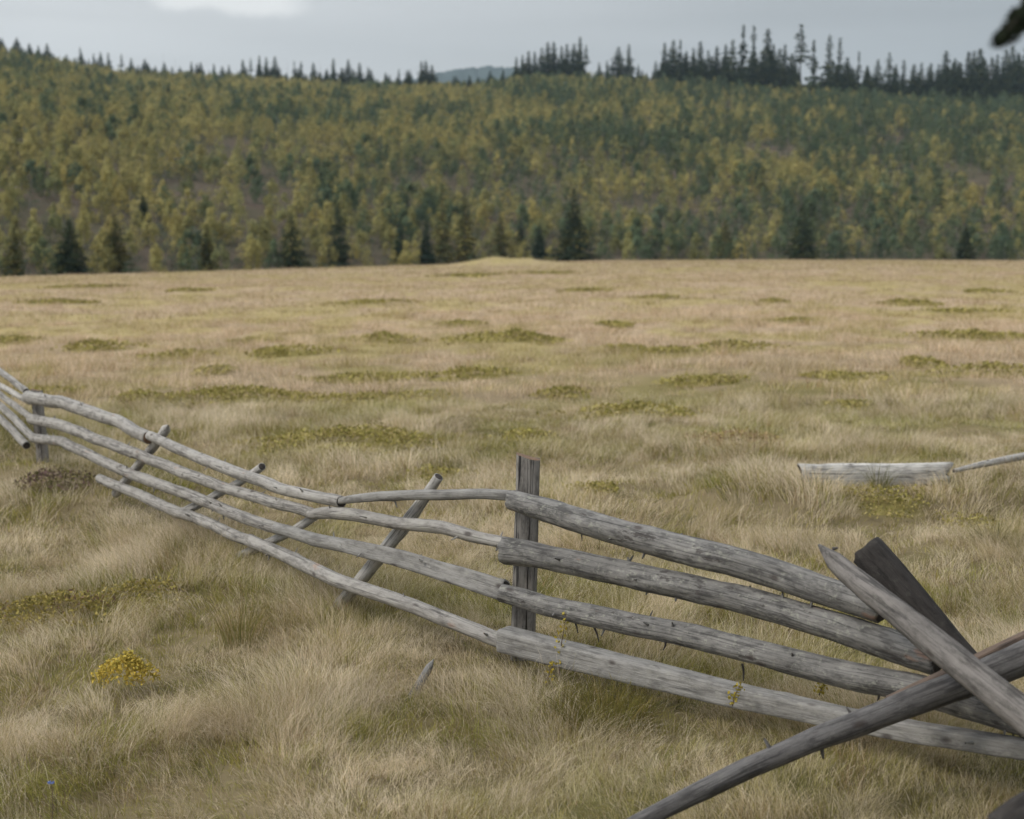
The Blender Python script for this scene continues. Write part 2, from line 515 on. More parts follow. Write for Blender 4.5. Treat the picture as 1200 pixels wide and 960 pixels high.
# ground sheet
ys = np.concatenate([np.arange(-30, 2.5, 1.5), np.arange(2.6, 16, 0.09), np.geomspace(16, 300, 190), np.geomspace(304, 900, 90)])
ncol = 300
s = np.linspace(-1, 1, ncol)
sx = np.sinh(s * 2.4) / math.sinh(2.4)
hw = np.maximum(34, 0.62 * ys)
GX = sx[None, :] * hw[:, None]
GY = np.repeat(ys[:, None], ncol, 1)
GXf, GYf = GX.ravel(), GY.ravel()
GZf = H(GXf, GYf)
nr = len(ys)
ii = (np.arange(nr - 1)[:, None] * ncol + np.arange(ncol - 1)[None, :]).ravel()
quads = np.stack([ii, ii + 1, ii + 1 + ncol, ii + ncol], 1)
g = greenness(GXf, GYf)[:, None]
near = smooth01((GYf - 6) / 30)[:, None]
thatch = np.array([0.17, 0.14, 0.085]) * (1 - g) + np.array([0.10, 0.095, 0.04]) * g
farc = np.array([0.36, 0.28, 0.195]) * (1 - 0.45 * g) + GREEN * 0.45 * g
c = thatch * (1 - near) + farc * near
hc = heath_cover(GXf, GYf)[:, None]
c = c * (1 - 0.7 * hc) + np.array([0.16, 0.145, 0.05]) * 0.7 * hc
pxg = 600 + F * np.clip(GXf / np.maximum(GYf, 1), -0.9, 0.9)
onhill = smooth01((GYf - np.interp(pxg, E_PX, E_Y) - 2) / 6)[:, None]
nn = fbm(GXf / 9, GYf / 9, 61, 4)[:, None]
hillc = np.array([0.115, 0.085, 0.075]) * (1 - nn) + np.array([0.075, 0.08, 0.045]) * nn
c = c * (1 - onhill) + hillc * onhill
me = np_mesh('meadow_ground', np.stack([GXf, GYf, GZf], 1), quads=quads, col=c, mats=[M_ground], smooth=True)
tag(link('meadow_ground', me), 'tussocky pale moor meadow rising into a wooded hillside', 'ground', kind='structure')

# far blue hill seen in the dip of the skyline
def far_hill():
    px = np.linspace(380, 800, 160)
    D = 2400.0
    top = np.interp(px, [380, 470, 520, 560, 600, 650, 720, 800], [104, 96, 84, 78, 79, 83, 95, 104]) + 2.4 * (vnoise(px / 5.0, px * 0, 71) - 0.5) + 1.5 * (vnoise(px / 1.7, px * 0, 72) - 0.5)
    V = []
    nb = 9
    for k in range(nb):
        tt = k / (nb - 1)
        Yk = D + 500 * tt
        for p, t in zip(px, top):
            zt = EYE + slope(t) * (D + 500)
            V.append(((p - 600) / F * Yk, Yk, 20 + (zt - 20) * tt ** 0.8 + 6 * (float(vnoise(np.array(p / 3.0), np.array(k * 1.3), 75)) - 0.5)))
    n = len(px)
    q = [(k * n + i, k * n + i + 1, (k + 1) * n + i + 1, (k + 1) * n + i) for k in range(nb - 1) for i in range(n - 1)]
    V = np.array(V)
    cc = np.array([0.055, 0.072, 0.068]) * (0.7 + 0.6 * vnoise(V[:, 0] / 14, V[:, 1] / 30 + V[:, 2] / 8, 77))[:, None]
    me = np_mesh('far_hill', V, quads=q, col=cc, mats=[M_ground], smooth=True)
    tag(link('far_hill', me), 'hazy blue wooded hill showing in the dip of the skyline', 'hill', kind='structure')
far_hill()

# ------------------------------------------------------------------ logs
def frame_path(P):
    P = np.asarray(P, float)
    T = np.gradient(P, axis=0)
    T /= np.linalg.norm(T, axis=1)[:, None]
    up = np.array([0.0, 0.0, 1.0]) if abs(T[len(T) // 2][2]) < 0.8 else np.array([0.0, 1.0, 0.0])
    S = np.cross(T, up); S /= np.linalg.norm(S, axis=1)[:, None]
    U = np.cross(S, T)
    return T, S, U

def resample(P, R, step):
    P = np.asarray(P, float); R = np.asarray(R, float)
    d = np.concatenate([[0], np.cumsum(np.linalg.norm(np.diff(P, axis=0), axis=1))])
    n = max(6, int(d[-1] / step))
    t = np.linspace(0, d[-1], n)
    # smooth the polyline a little
    Q = np.stack([np.interp(t, d, P[:, k]) for k in range(3)], 1)
    r = np.interp(t, d, R)
    for _ in range(max(2, n // 14)):
        Q[1:-1] = 0.25 * Q[:-2] + 0.5 * Q[1:-1] + 0.25 * Q[2:]
    return Q, r, t

def log_mesh(name, P, R, mat, endmat=None, sides=18, step=0.025, seed=0, rough=0.10, stubs=0, section=None, wander=0.32, pointed=0.0, cut=0.0, hewn=None):
    """one tapered wooden piece along the points P with radii R.
    section: list of (angle, scale) profile overriding the circle; pointed: metres of sharpened start;
    hewn: (start share, direction angle) flattens one side from that share on"""
    rg = np.random.default_rng(seed + 101)
    Q, r, t = resample(P, R, step)
    n = len(Q)
    Ltot = t[-1]
    T, S, U = frame_path(Q)
    ph = rg.uniform(0, 50)
    wv = np.stack([vnoise(t / 0.35 + ph, t * 0, seed + 1) - 0.5, vnoise(t / 0.35 + ph, t * 0 + 9, seed + 2) - 0.5], 1)
    fade = np.minimum(1, np.minimum(t, Ltot - t) / 0.12)[:, None]
    Q = Q + (S * wv[:, :1] + U * wv[:, 1:]) * (r[:, None] * wander) * fade
    ang = np.linspace(0, 2 * np.pi, sides, endpoint=False)
    A, TT = np.meshgrid(ang, t)
    prof = np.ones(sides)
    if section is not None:
        sa = np.array([x[0] for x in section]); ss = np.array([x[1] for x in section])
        prof = np.interp(ang, np.concatenate([sa - 2 * np.pi, sa, sa + 2 * np.pi]), np.tile(ss, 3))
    ca, sa_ = np.cos(A), np.sin(A)
    nz = fbm(ca * 1.6 + TT / 0.16 + ph, sa_ * 1.6 - TT / 0.3, seed + 5, 3) - 0.5
    rad = r[:, None] * prof[None, :] * (1 + 2 * rough * nz)
    nk = max(1, int(Ltot * 1.8))
    for _ in range(nk):                           # swollen knots
        k0, a0, h0 = rg.uniform(min(0.05, Ltot * .4), Ltot), rg.uniform(0, 2 * np.pi), rg.uniform(0.05, 0.16)
        da = np.angle(np.exp(1j * (A - a0)))
        rad *= 1 + h0 * np.exp(-((TT - k0) / 0.03) ** 2 - (da / 0.45) ** 2)
    if pointed:
        rad *= np.clip(0.12 + 0.88 * (TT / pointed), 0, 1) ** 0.75
    ox, oz = rad * ca, rad * sa_
    if hewn is not None:
        h0, a0, depth = hewn
        f = smooth01((t / Ltot - h0) / 0.12)[:, None]
        lim = r[:, None] * (1 - f * (1 - depth))
        dproj = ox * math.cos(a0) + oz * math.sin(a0)
        ex = np.maximum(dproj - lim, 0)
        ox = ox - ex * math.cos(a0); oz = oz - ex * math.sin(a0)
    jag = np.zeros_like(rad)
    if cut:
        jag[0] = cut * r[0] * (vnoise(ang * 2, ang * 0 + seed, seed + 8) - 0.5) - cut * r[0] * 0.6 * np.sin(ang + 0.7)
        jag[-1] = cut * r[-1] * (vnoise(ang * 2, ang * 0 + seed, seed + 9) - 0.5) + cut * r[-1] * 0.6 * np.sin(ang + 0.4)
    V = Q[:, None, :] + S[:, None, :] * ox[..., None] + U[:, None, :] * oz[..., None] + T[:, None, :] * jag[..., None]
    G = np.stack([TT + jag, ox, oz], -1)
    V = V.reshape(-1, 3); G = G.reshape(-1, 3)
    q = []
    for i in range(n - 1):
        for j in range(sides):
            j2 = (j + 1) % sides
            q.append((i * sides + j, i * sides + j2, (i + 1) * sides + j2, (i + 1) * sides + j))
    qm = [0] * len(q)
    tr, tm = [], []
    extraV, extraG = [], []
    for end in (0, n - 1):
        c0 = len(V) + len(extraV)
        sg = -1 if end == 0 else 1
        inner = []
        for j in range(sides):                     # chamfered rim, then a face
            v = V[end * sides + j]
            inner.append(len(V) + len(extraV))
            extraV.append(Q[end] + (v - Q[end]) * 0.86 + T[end] * sg * r[end] * 0.07)
            extraG.append(G[end * sides + j] * np.array([1, 0.86, 0.86]))
        for j in range(sides):
            j2 = (j + 1) % sides
            a, b = end * sides + j, end * sides + j2
            q.append((b, a, inner[j], inner[j2]) if end == 0 else (a, b, inner[j2], inner[j]))
            qm.append(0)
        cc = len(V) + len(extraV)
        extraV.append(np.mean([extraV[k - len(V)] for k in inner], axis=0)); extraG.append(np.array([t[end], 0, 0]))
        for j in range(sides):
            j2 = (j + 1) % sides
            tr.append((inner[j2], inner[j], cc) if end == 0 else (inner[j], inner[j2], cc)); tm.append(1)
    V = np.concatenate([V, np.array(extraV)]); G = np.concatenate([G, np.array(extraG)])
    # broken twig stubs
    for _ in range(stubs):
        k = rg.integers(2, max(3, n - 3)); a = rg.uniform(0, 2 * np.pi)
        d = S[k] * math.cos(a) + U[k] * math.sin(a) + T[k] * rg.uniform(-0.5, 0.5)
        d /= np.linalg.norm(d)
        ln = rg.uniform(0.012, 0.035); rr = rg.uniform(0.003, 0.0065)
        b0 = Q[k] + (S[k] * math.cos(a) + U[k] * math.sin(a)) * r[k] * 0.9
        e1 = np.cross(d, T[k]); e1 /= np.linalg.norm(e1); e2 = np.cross(d, e1)
        st = len(V); vs = []
        for lev, sc_ in ((0, 1.3), (1, 0.6)):
            for j in range(6):
                th = j * math.pi / 3
                vs.append(b0 + d * ln * lev + (e1 * math.cos(th) + e2 * math.sin(th)) * rr * sc_)
        vs.append(b0 + d * ln * 1.15)
        V = np.concatenate([V, np.array(vs)])
        G = np.concatenate([G, np.tile(G[k * sides], (13, 1)) + rg.uniform(-0.01, 0.01, (13, 3))])
        for j in range(6):
            j2 = (j + 1) % 6
            q.append((st + j, st + j2, st + 6 + j2, st + 6 + j)); qm.append(0)
            tr.append((st + 6 + j, st + 6 + j2, st + 12)); tm.append(1)
    return np_mesh(name, V, quads=q, tris=tr, mats=[mat, endmat or M_enddark], qmat=qm, tmat=tm, smooth=True, vec=G)

def piece(name, pts, mat, parent, off=0.0, label=None, **kw):
    """pts: (px, py, radius px[, Y]) on the photograph; Y from the fence line unless given"""
    P, R = [], []
    for p in pts:
        Y = (p[3] if len(p) > 3 else fence_Y(p[0])) + off
        P.append(at(p[0], p[1], Y)); R.append(p[2] / F * Y)
    o = link(name, log_mesh(name, P, R, mat, **kw), parent)
    if label: o['label'] = label
    return o

fence = empty('rail_fence', (at(617, 745, 6.1).x, 6.1, GZ))
tag(fence, 'sagging grey pole fence with stacked rails, collapsed at its right end', 'fence')

# the upright posts
def split_post(name, top, bottom, width, depth, seed, lean_cut):
    """squarish riven post with a slanted top and open cracks"""
    rg = np.random.default_rng(seed)
    top, bottom = Vector(top), Vector(bottom)
    prof = [(-.5, -.40), (-.42, -.49), (-.25, -.52), (-.05, -.53), (.08, -.52), (.11, -.38), (.14, -.51), (.30, -.49), (.42, -.44), (.5, -.33), (.5, .3), (.38, .48), (-.4, .5), (-.5, .36)]
    n = 46
    V, G = [], []
    for i in range(n):
        tt = i / (n - 1)
        c = bottom.lerp(top, tt)
        k = 1 - 0.06 * tt
        for j, (a, b) in enumerate(prof):
            wob = 0.05 * (float(vnoise(np.array(tt * 9.0), np.array(j * 3.7), seed)) - 0.5)
            x = (a * k + wob) * width
            y = (b * k + wob) * depth
            z = 0.0
            if i == n - 1: z = -(a + .5) * lean_cut + rg.uniform(-.004, .004)
            V.append((c.x + x, c.y + y, c.z + z)); G.append((c.z + z, x, y))
    m = len(prof)
    q = [(i * m + j, i * m + (j + 1) % m, (i + 1) * m + (j + 1) % m, (i + 1) * m + j) for i in range(n - 1) for j in range(m)]
    cen = len(V)
    tv = np.mean(np.array(V[-m:]), axis=0); V.append(tuple(tv)); G.append((top.z, 0, 0))
    tr = [((n - 1) * m + j, (n - 1) * m + (j + 1) % m, cen) for j in range(m)]
    return np_mesh(name, np.array(V), quads=q, tris=tr, mats=[M_post, M_endbrown], qmat=[0] * len(q), tmat=[1] * len(tr), vec=np.array(G))

Yp = 6.22
o = link('post', split_post('post', at(619.5, 532, Yp), at(611.5, 800, Yp), 29.5 / F * Yp, 0.10, 5, 0.028), fence)
o['label'] = 'cracked square post with slanted top, in focus'
Yc = 11.98
o = link('post', split_post('post', at(43, 456, Yc), at(51, 545, Yc), 12.5 / F * Yc, 0.085, 9, 0.02), fence)
o['label'] = 'leaning corner post at the far left'

# rails between the two posts
R = 'rail'
piece(R, [(33, 465, 7.4), (73, 472, 7.6), (117, 486, 7.6), (147, 499, 7.6), (174, 513, 7.6)], M_pale, fence, seed=1, stubs=7, endmat=M_endbrown, off=-.02)
piece(R, [(176, 511, 6.0), (233, 537, 6.8), (283, 557, 7.2), (333, 573, 7.2), (400, 588, 7.2)], M_pale, fence, seed=2, stubs=9, off=-.01)
piece(R, [(391, 588.5, 3.5), (412, 585, 5.4), (445, 580.5, 6.4), (500, 578.5, 6.8), (560, 579.5, 6.8), (598, 580.5, 6.8)], M_plank, fence, seed=3, stubs=2, off=-.02, endmat=M_endbrown,
      section=[(0, 1.0), (.55, 1.05), (1.57, 0.85), (2.6, 1.05), (3.14, 1.0), (3.7, 1.15), (4.71, 0.95), (5.7, 1.15)], label='split slab rail with dark underside', wander=.4)
piece(R, [(37, 491, 6.2), (73, 499, 6.6), (110, 513.5, 6.6), (160, 532, 6.4)], M_pale, fence, seed=4, stubs=5, off=-.03)
piece(R, [(157, 530, 6.4), (207, 552, 6.8), (267, 573, 6.8), (317, 587, 6.8), (369, 603, 6.6)], M_pale, fence, seed=5, stubs=8, off=-.02)
piece(R, [(364, 603, 6.0), (383, 601.5, 7.6), (417, 602, 7.6), (467, 612, 7.8), (517, 616, 7.8), (553, 628, 7.4), (600, 638, 7.2)], M_pale, fence, seed=6, stubs=7, off=-.035, wander=.45)
piece(R, [(39, 513.5, 5.4), (73, 518, 6.2), (95, 528, 6.2), (121, 541, 6.2), (143, 551, 6.4)], M_pale, fence, seed=7, stubs=4, off=-.02)
piece(R, [(140, 549.5, 6.2), (187, 568, 6.6), (247, 590, 7.0), (290, 608, 7.0), (330, 621, 7.0)], M_pale, fence, seed=8, stubs=10, off=-.03)
piece(R, [(324, 619, 6.6), (370, 632, 8.0), (417, 643, 9.0), (467, 654, 10.5), (533, 674, 12.0), (590, 692, 13.2)], M_plank, fence, seed=9, stubs=5, off=-.055,
      label='rail hewn flat into a plank at its right end', hewn=(0.38, 0.3, .42), wander=.15)
piece(R, [(117, 561, 5.6), (160, 579, 6.4), (200, 597, 6.6), (250, 616, 7.0), (299, 637, 7.0)], M_pale, fence, seed=10, stubs=6, off=-.04)
piece(R, [(292, 633, 7.8), (350, 659, 8.2), (397, 680, 8.6), (450, 698, 9.0), (500, 715, 9.0), (550, 736, 9.2), (591, 753, 9.4)], M_pale, fence, seed=11, stubs=10, off=-.08, endmat=M_endbrown, label='lowest pale rail with orange scars')
# rails right of the post
piece(R, [(600, 586, 12.3), (640, 597, 14.5), (680, 608, 15.5), (740, 625, 16.5), (800, 643, 17.2), (860, 660, 17.8), (917, 676, 18.2), (975, 695, 18), (1034, 716, 16.5)], M_grey, fence, seed=12, stubs=6, off=-.10, step=.014, sides=28, cut=.25, label='thickest top log right of the post')
piece(R, [(592, 645, 16.5), (606, 648, 16.4), (640, 655, 14.6), (680, 662, 15.2), (740, 675, 15.6), (800, 687, 16), (860, 702, 16.4), (917, 718, 17), (980, 737, 18.2), (1040, 755, 19.5), (1100, 774, 20.5)], M_grey, fence, seed=13, stubs=12, off=-.11, step=.014, sides=28, cut=.5, wander=.35)
piece(R, [(588, 695, 10.8), (630, 705, 12), (680, 717, 12.8), (740, 731, 13.6), (800, 744, 14.4), (860, 758, 15.4), (917, 772, 15.8), (980, 786, 16.8), (1067, 805, 18), (1140, 826, 19), (1230, 852, 20)], M_grey, fence, seed=14, stubs=14, off=-.12, step=.014, sides=28, wander=.35, label='third log, with dead twigs hanging below it')
SQ = [(a_, min(1.30, 1 / max(abs(math.cos(a_)), abs(math.sin(a_))))) for a_ in np.linspace(0, 2 * math.pi, 33)[:-1]]
piece(R, [(591, 749, 14.5), (680, 772, 14.5), (780, 795, 14.0), (867, 816, 13.4), (992, 843, 12.5), (1075, 858, 12), (1190, 876, 11.5), (1290, 894, 11)], M_plank, fence, seed=15, stubs=4, off=-.16, step=.014, sides=40, section=SQ, wander=.12, rough=.035, label='squared timber lying lowest in the grass')

# rails beyond the corner post
for k, (a, b, r0, r1, mt) in enumerate([((-150, 340), (31, 459), 3.2, 4.0, M_pale), ((-150, 372), (35, 471), 3.0, 3.6, M_brace), ((-150, 366), (36, 489), 3.2, 4.0, M_pale), ((-150, 384), (39, 513), 3.6, 4.8, M_pale), ((-150, 402), (31, 522), 3.8, 4.8, M_pale)]):
    f = (0 + 150) / (b[0] + 150)
    midy = (435, 452, 462, 475, 490)[k]
    piece(R, [(a[0], a[1], r0), (-60, 0.45 * a[1] + 0.55 * midy, r0), (0, midy, 0.5 * (r0 + r1)), (b[0], b[1], r1)], mt, fence, seed=20 + k, stubs=4, off=0.02)

# slanting braces behind the rails
B = 'brace'
piece(B, [(197, 499, 5.6), (178, 526, 5.6), (161, 547, 5.6), (136, 578, 5.6)], M_brace, fence, off=.13, seed=30, pointed=.05, label='pointed brace at the upper rail joint')
piece(B, [(307, 547, 4.8), (280, 566, 5.0), (248, 583, 5.0), (206, 604, 5.0)], M_brace, fence, off=.13, seed=31)
piece(B, [(371, 604, 5.2), (345, 622, 5.2), (318, 635, 5.2), (270, 658, 5.2)], M_brace, fence, off=.13, seed=32)
piece(B, [(514, 559, 6.0), (481, 607, 8.0), (447, 650, 8.6), (420, 683, 8.2), (386, 722, 7.0)], M_brace, fence, off=.13, seed=33, label='thick brace crossing all four rails')

# dead twigs hanging from the third log
def twig(px, py, dx, dy, Y, r=1.3):
    return [at(px, py, Y), at(px + dx * .5 + 1.5, py + dy * .5, Y), at(px + dx, py + dy, Y - .02)]
for k, (px, py, dx, dy) in enumerate([(672, 725, 5, 17), (694, 731, 8, 22), (1030, 812, -2, 9), (870, 778, 1, 20), (780, 752, -3, 10)]):
    Y = fence_Y(px) - .15
    P = twig(px, py, dx, dy, Y)
    o = link('dead_twig', log_mesh('dead_twig', P, [.005, .004, .002], M_dark, step=.01, sides=7, seed=60 + k), fence)

# ------------------------------------------------------------------ loose timber
def loose(name, pts, mat, label, cat, **kw):
    P = [at(p[0], p[1], p[3]) for p in pts]; Rr = [p[2] / F * p[3] for p in pts]
    o = link(name, log_mesh(name, P, Rr, mat, **kw))
    # put the origin at the piece's lowest end
    lo = min(P, key=lambda v: v.z)
    o.data.transform(__import__('mathutils').Matrix.Translation(-lo))
    o.location = lo
    tag(o, label, cat)
    return o
loose('sharpened_pole', [(960, 639, 9, 4.70), (985, 664, 12, 4.58), (1020, 694, 15, 4.43), (1067, 731, 17, 4.26), (1120, 774, 19, 4.08), (1200, 838, 21, 3.85), (1290, 915, 23, 3.62), (1350, 968, 24, 3.50)], M_tip,
      'pale pole sharpened to a point, leaning over the log ends at the right corner', 'pole', seed=40, step=.014, sides=26, pointed=.10, stubs=4, wander=.15)
loose('split_log', [(1019, 648, 27, 5.12), (1065, 700, 25, 5.0), (1115, 757, 22, 4.88), (1180, 826, 20, 4.72), (1240, 890, 19, 4.60)], M_dark,
      'dark half log with flat split face and square top, propped behind the sharpened pole', 'log', seed=41, step=.014, sides=40, stubs=1, wander=.1, rough=.04,
      section=[(0, 1.0), (.5, 1.02), (1.2, .95), (1.9, .8), (2.5, .62), (2.9, .85), (3.25, 1.0), (3.5, .62), (3.9, .46), (4.4, .42), (5.0, .5), (5.5, .75), (5.9, 1.0)], cut=.2)
loose('long_pole', [(700, 990, 10, 4.06), (755, 961, 10.8, 4.10), (810, 933, 11.6, 4.15), (867, 905, 12.6, 4.20), (950, 868, 14, 4.26), (1033, 837, 15.6, 4.30), (1117, 806, 17.5, 4.34), (1200, 772, 19.5, 4.38), (1290, 730, 21, 4.42)], M_pole,
      'long grey pole lying slantwise from the bottom grass up across the log ends', 'pole', seed=42, step=.014, sides=26, stubs=3, wander=.15)
loose('narrow_plank', [(1042, 823, 6.5, 4.42), (1085, 803, 6.8, 4.43), (1128, 783, 7, 4.44), (1165, 765, 7, 4.45), (1215, 741, 7, 4.46), (1270, 716, 7, 4.47)], M_brown,
      'narrow reddish brown plank lying along the top of the long slanting pole', 'plank', seed=43, step=.014, sides=24, wander=.05, rough=.03, section=SQ)
loose('weathered_log', [(1172, 978, 26, 3.1), (1205, 962, 30, 3.08), (1280, 930, 32, 3.02), (1360, 896, 32, 2.96)], M_dark,
      'blurred dark log end close to the camera in the bottom right corner', 'log', seed=44, step=.02, sides=24)
# fallen log and thin pole out in the meadow
Yl = 10.0
loose('fallen_log', [(939, 556, 14, Yl), (1000, 557, 15, Yl), (1060, 556.5, 15, Yl), (1106, 555, 14.5, Yl)], M_silver,
      'short thick silver log lying in the meadow grass', 'log', seed=45, step=.02, sides=36, wander=.1, cut=.6, rough=.07, stubs=1, section=[(0, .86), (.5, .95), (.95, 1.12), (1.57, .9), (3.14, 1.0), (4.71, .9), (5.3, 1.12), (5.8, .95)])
loose('fallen_pole', [(1118, 552, 2.5, 9.9), (1150, 545, 4, 10.1), (1180, 539, 4.6, 10.3), (1230, 530, 4.5, 10.6)], M_brace,
      'thin grey pole lying in the meadow right of the silver log', 'pole', seed=46, step=.03, sides=12)
loose('broken_stake', [(508, 773, 3.0, 5.80), (502, 783, 4.6, 5.76), (492, 800, 5, 5.70), (478, 824, 5, 5.62)], M_grey,
      'small broken stake poking out of the grass below the lowest pale rail', 'stake', seed=47, step=.01, sides=12, pointed=.04)

# ------------------------------------------------------------------ leaf cards
def cards(C, S, rg, up=0.3, aspect=1.0, nrm=None, jit=.45):
    """one randomly turned leaf quad per centre; returns verts (n*4,3) and quads"""
    n = len(C)
    d = rg.normal(size=(n, 3)); d[:, 2] += up
    if nrm is not None: d = nrm + jit * rg.normal(size=(n, 3))
    d /= np.linalg.norm(d, axis=1)[:, None]
    a = np.cross(d, rg.normal(size=(n, 3))); a /= np.linalg.norm(a, axis=1)[:, None]
    b = np.cross(d, a)
    S = np.broadcast_to(np.asarray(S, float), (n,))[:, None]
    V = np.stack([C - a * S * .5, C - b * S * .34 * aspect + a * S * .05, C + a * S * .55, C + b * S * .34 * aspect - a * S * .05], 1)
    return V.reshape(-1, 3), np.arange(n * 4).reshape(-1, 4)

def heath_mesh(name, cx, cy, rx, ry, h, rg, kind='olive', leaf=None, raise_=0.0, mult=1):
    leaf = leaf or max(0.014, 0.0024 * cy)
    n = int(np.clip(rx * ry * math.pi / (leaf * leaf * 0.5) * mult, 500, 16000))
    th = rg.uniform(0, 2 * np.pi, n); rr = rg.uniform(0, 1, n) ** .62 * 1.12
    wob = 0.55 + 0.9 * vnoise(np.cos(th) * 2.2 + cx, np.sin(th) * 2.2 + cy, 5)
    X = cx + rx * rr * wob * np.cos(th); Y = cy + ry * rr * wob * np.sin(th)
    dens = fbm(X / (0.25 * rx + .05), Y / (0.25 * rx + .05), 81, 3)
    keep_ = rg.uniform(0, 1, n) < smooth01((dens - .24) / .20)
    hh = .60 * h * np.maximum(1 - rr ** 2, 0) * (0.45 + 1.0 * dens)
    Z = H(X, Y) + 0.02 + hh * np.sqrt(rg.uniform(0.15, 1, n)) + rg.uniform(0, .05, n)
    Z = Z + raise_ * (1 - .4 * rr)
    X, Y, Z, dens = X[keep_], Y[keep_], Z[keep_], dens[keep_]; n = len(X)
    V, q = cards(np.stack([X, Y, Z], 1), leaf * rg.uniform(.7, 1.4, n), rg, 0.5)
    pal = {'olive': [(.32, .285, .095), (.40, .34, .14), (.235, .22, .07), (.33, .27, .13)],
           'rust': [(.36, .27, .15), (.34, .28, .12), (.40, .29, .18), (.28, .25, .10)],
           'purple': [(.17, .115, .11), (.13, .125, .05), (.19, .15, .12), (.22, .20, .075)],
           'bush': [(.28, .235, .075), (.35, .29, .10), (.19, .17, .055), (.21, .14, .10)],
           'yellow': [(.52, .39, .08), (.44, .35, .08), (.58, .45, .11), (.34, .29, .07)]}[kind]
    pal = np.array(pal)
    pick = np.clip((dens * 2.2 - .6) * len(pal) / 1.6 + rg.normal(0, .9, n), 0, len(pal) - 1).astype(int)
    col = pal[pick] * rg.uniform(.75, 1.25, n)[:, None]
    na, nb_ = 28, 6
    if raise_: h = -.2
    da, dr = np.meshgrid(np.linspace(0, 2 * np.pi, na, endpoint=False), np.linspace(0.02, 1, nb_))
    dw = 0.55 + 0.9 * vnoise(np.cos(da) * 2.2 + cx, np.sin(da) * 2.2 + cy, 5)
    DX = (cx + rx * dr * dw * np.cos(da)).ravel(); DY = (cy + ry * dr * dw * np.sin(da)).ravel()
    DZ = H(DX, DY) + .20 * h * (1 - dr.ravel() ** 2) - .05 * dr.ravel() ** 2 + .01
    dq = np.array([(i * na + j, i * na + (j + 1) % na, (i + 1) * na + (j + 1) % na, (i + 1) * na + j) for i in range(nb_ - 1) for j in range(na)])
    q = np.concatenate([q, dq + len(V)])
    dcol = np.tile(pal.mean(0) * .85, (len(DX), 1)) * (.7 + .6 * vnoise(DX * 6 / rx, DY * 6 / rx, 6))[:, None]
    V = np.concatenate([V, np.stack([DX, DY, DZ], 1)])
    V = V - np.array([cx, cy, float(H(cx, cy))])
    me = np_mesh(name, V, quads=q, col=np.concatenate([np.repeat(col, 4, 0), dcol]), mats=[M_heath])
    return me

rg = np.random.default_rng(11)
for k, (h, p) in enumerate(zip(HUMMOCKS, HP)):
    kind = 'rust' if 'rusty' in h[3] else 'olive'
    me = heath_mesh('heath_hummock', *p, min(0.24, 0.025 * p[1] ** .5 + .13 * p[2]), rg, kind)
    o = link('heath_hummock', me); o.location = (p[0], p[1], float(H(p[0], p[1])))
    tag(o, h[3], 'heath hummock', 'heath hummocks scattered over the meadow')
for h, p in zip(NEAR_HEATH, NP_):
    nm = 'heather_clump' if 'heather' in h[3] else 'bilberry_bush'
    me = heath_mesh(nm, *p, .13, rg, 'purple' if nm == 'heather_clump' else 'bush')
    o = link(nm, me); o.location = (p[0], p[1], float(H(p[0], p[1])))
    tag(o, h[3], 'shrub')
# the fainter patches nobody would count
Vs, Qs, Cs, nv = [], [], [], 0
for p in MP:
    me = heath_mesh('tmp', *p, min(0.12, 0.012 * p[1] ** .5 + .06 * p[2]), rg, 'olive')
    v = np.empty(len(me.vertices) * 3, np.float32); me.vertices.foreach_get('co', v)
    v = v.reshape(-1, 3) + np.array([p[0], p[1], float(H(p[0], p[1]))])
    cbuf = np.empty(len(me.vertices) * 4, np.float32); me.attributes['Col'].data.foreach_get('color', cbuf)
    Vs.append(v); Cs.append(cbuf.reshape(-1, 4)[:, :3]); qb = np.empty(len(me.loops), np.int32); me.loops.foreach_get('vertex_index', qb)
    Qs.append(qb.reshape(-1, 4) + nv); nv += len(v)
    bpy.data.meshes.remove(me)
me = np_mesh('heath_ground_cover', np.concatenate(Vs), quads=np.concatenate(Qs), col=np.concatenate(Cs), mats=[M_heath])
tag(link('heath_ground_cover', me), 'faint low heath growing through the meadow grass', 'heath', kind='stuff')

# the yellow bush
p = patch(136, 783, 66)
me = heath_mesh('yellow_bush', p[0], p[1], p[2], p[3] * .8, .09, rg, 'yellow', leaf=.014, raise_=.075, mult=4)
o = link('yellow_bush', me); o.location = (p[0], p[1], float(H(p[0], p[1])))
tag(o, 'small bright yellow bush low in the left foreground grass', 'bush')

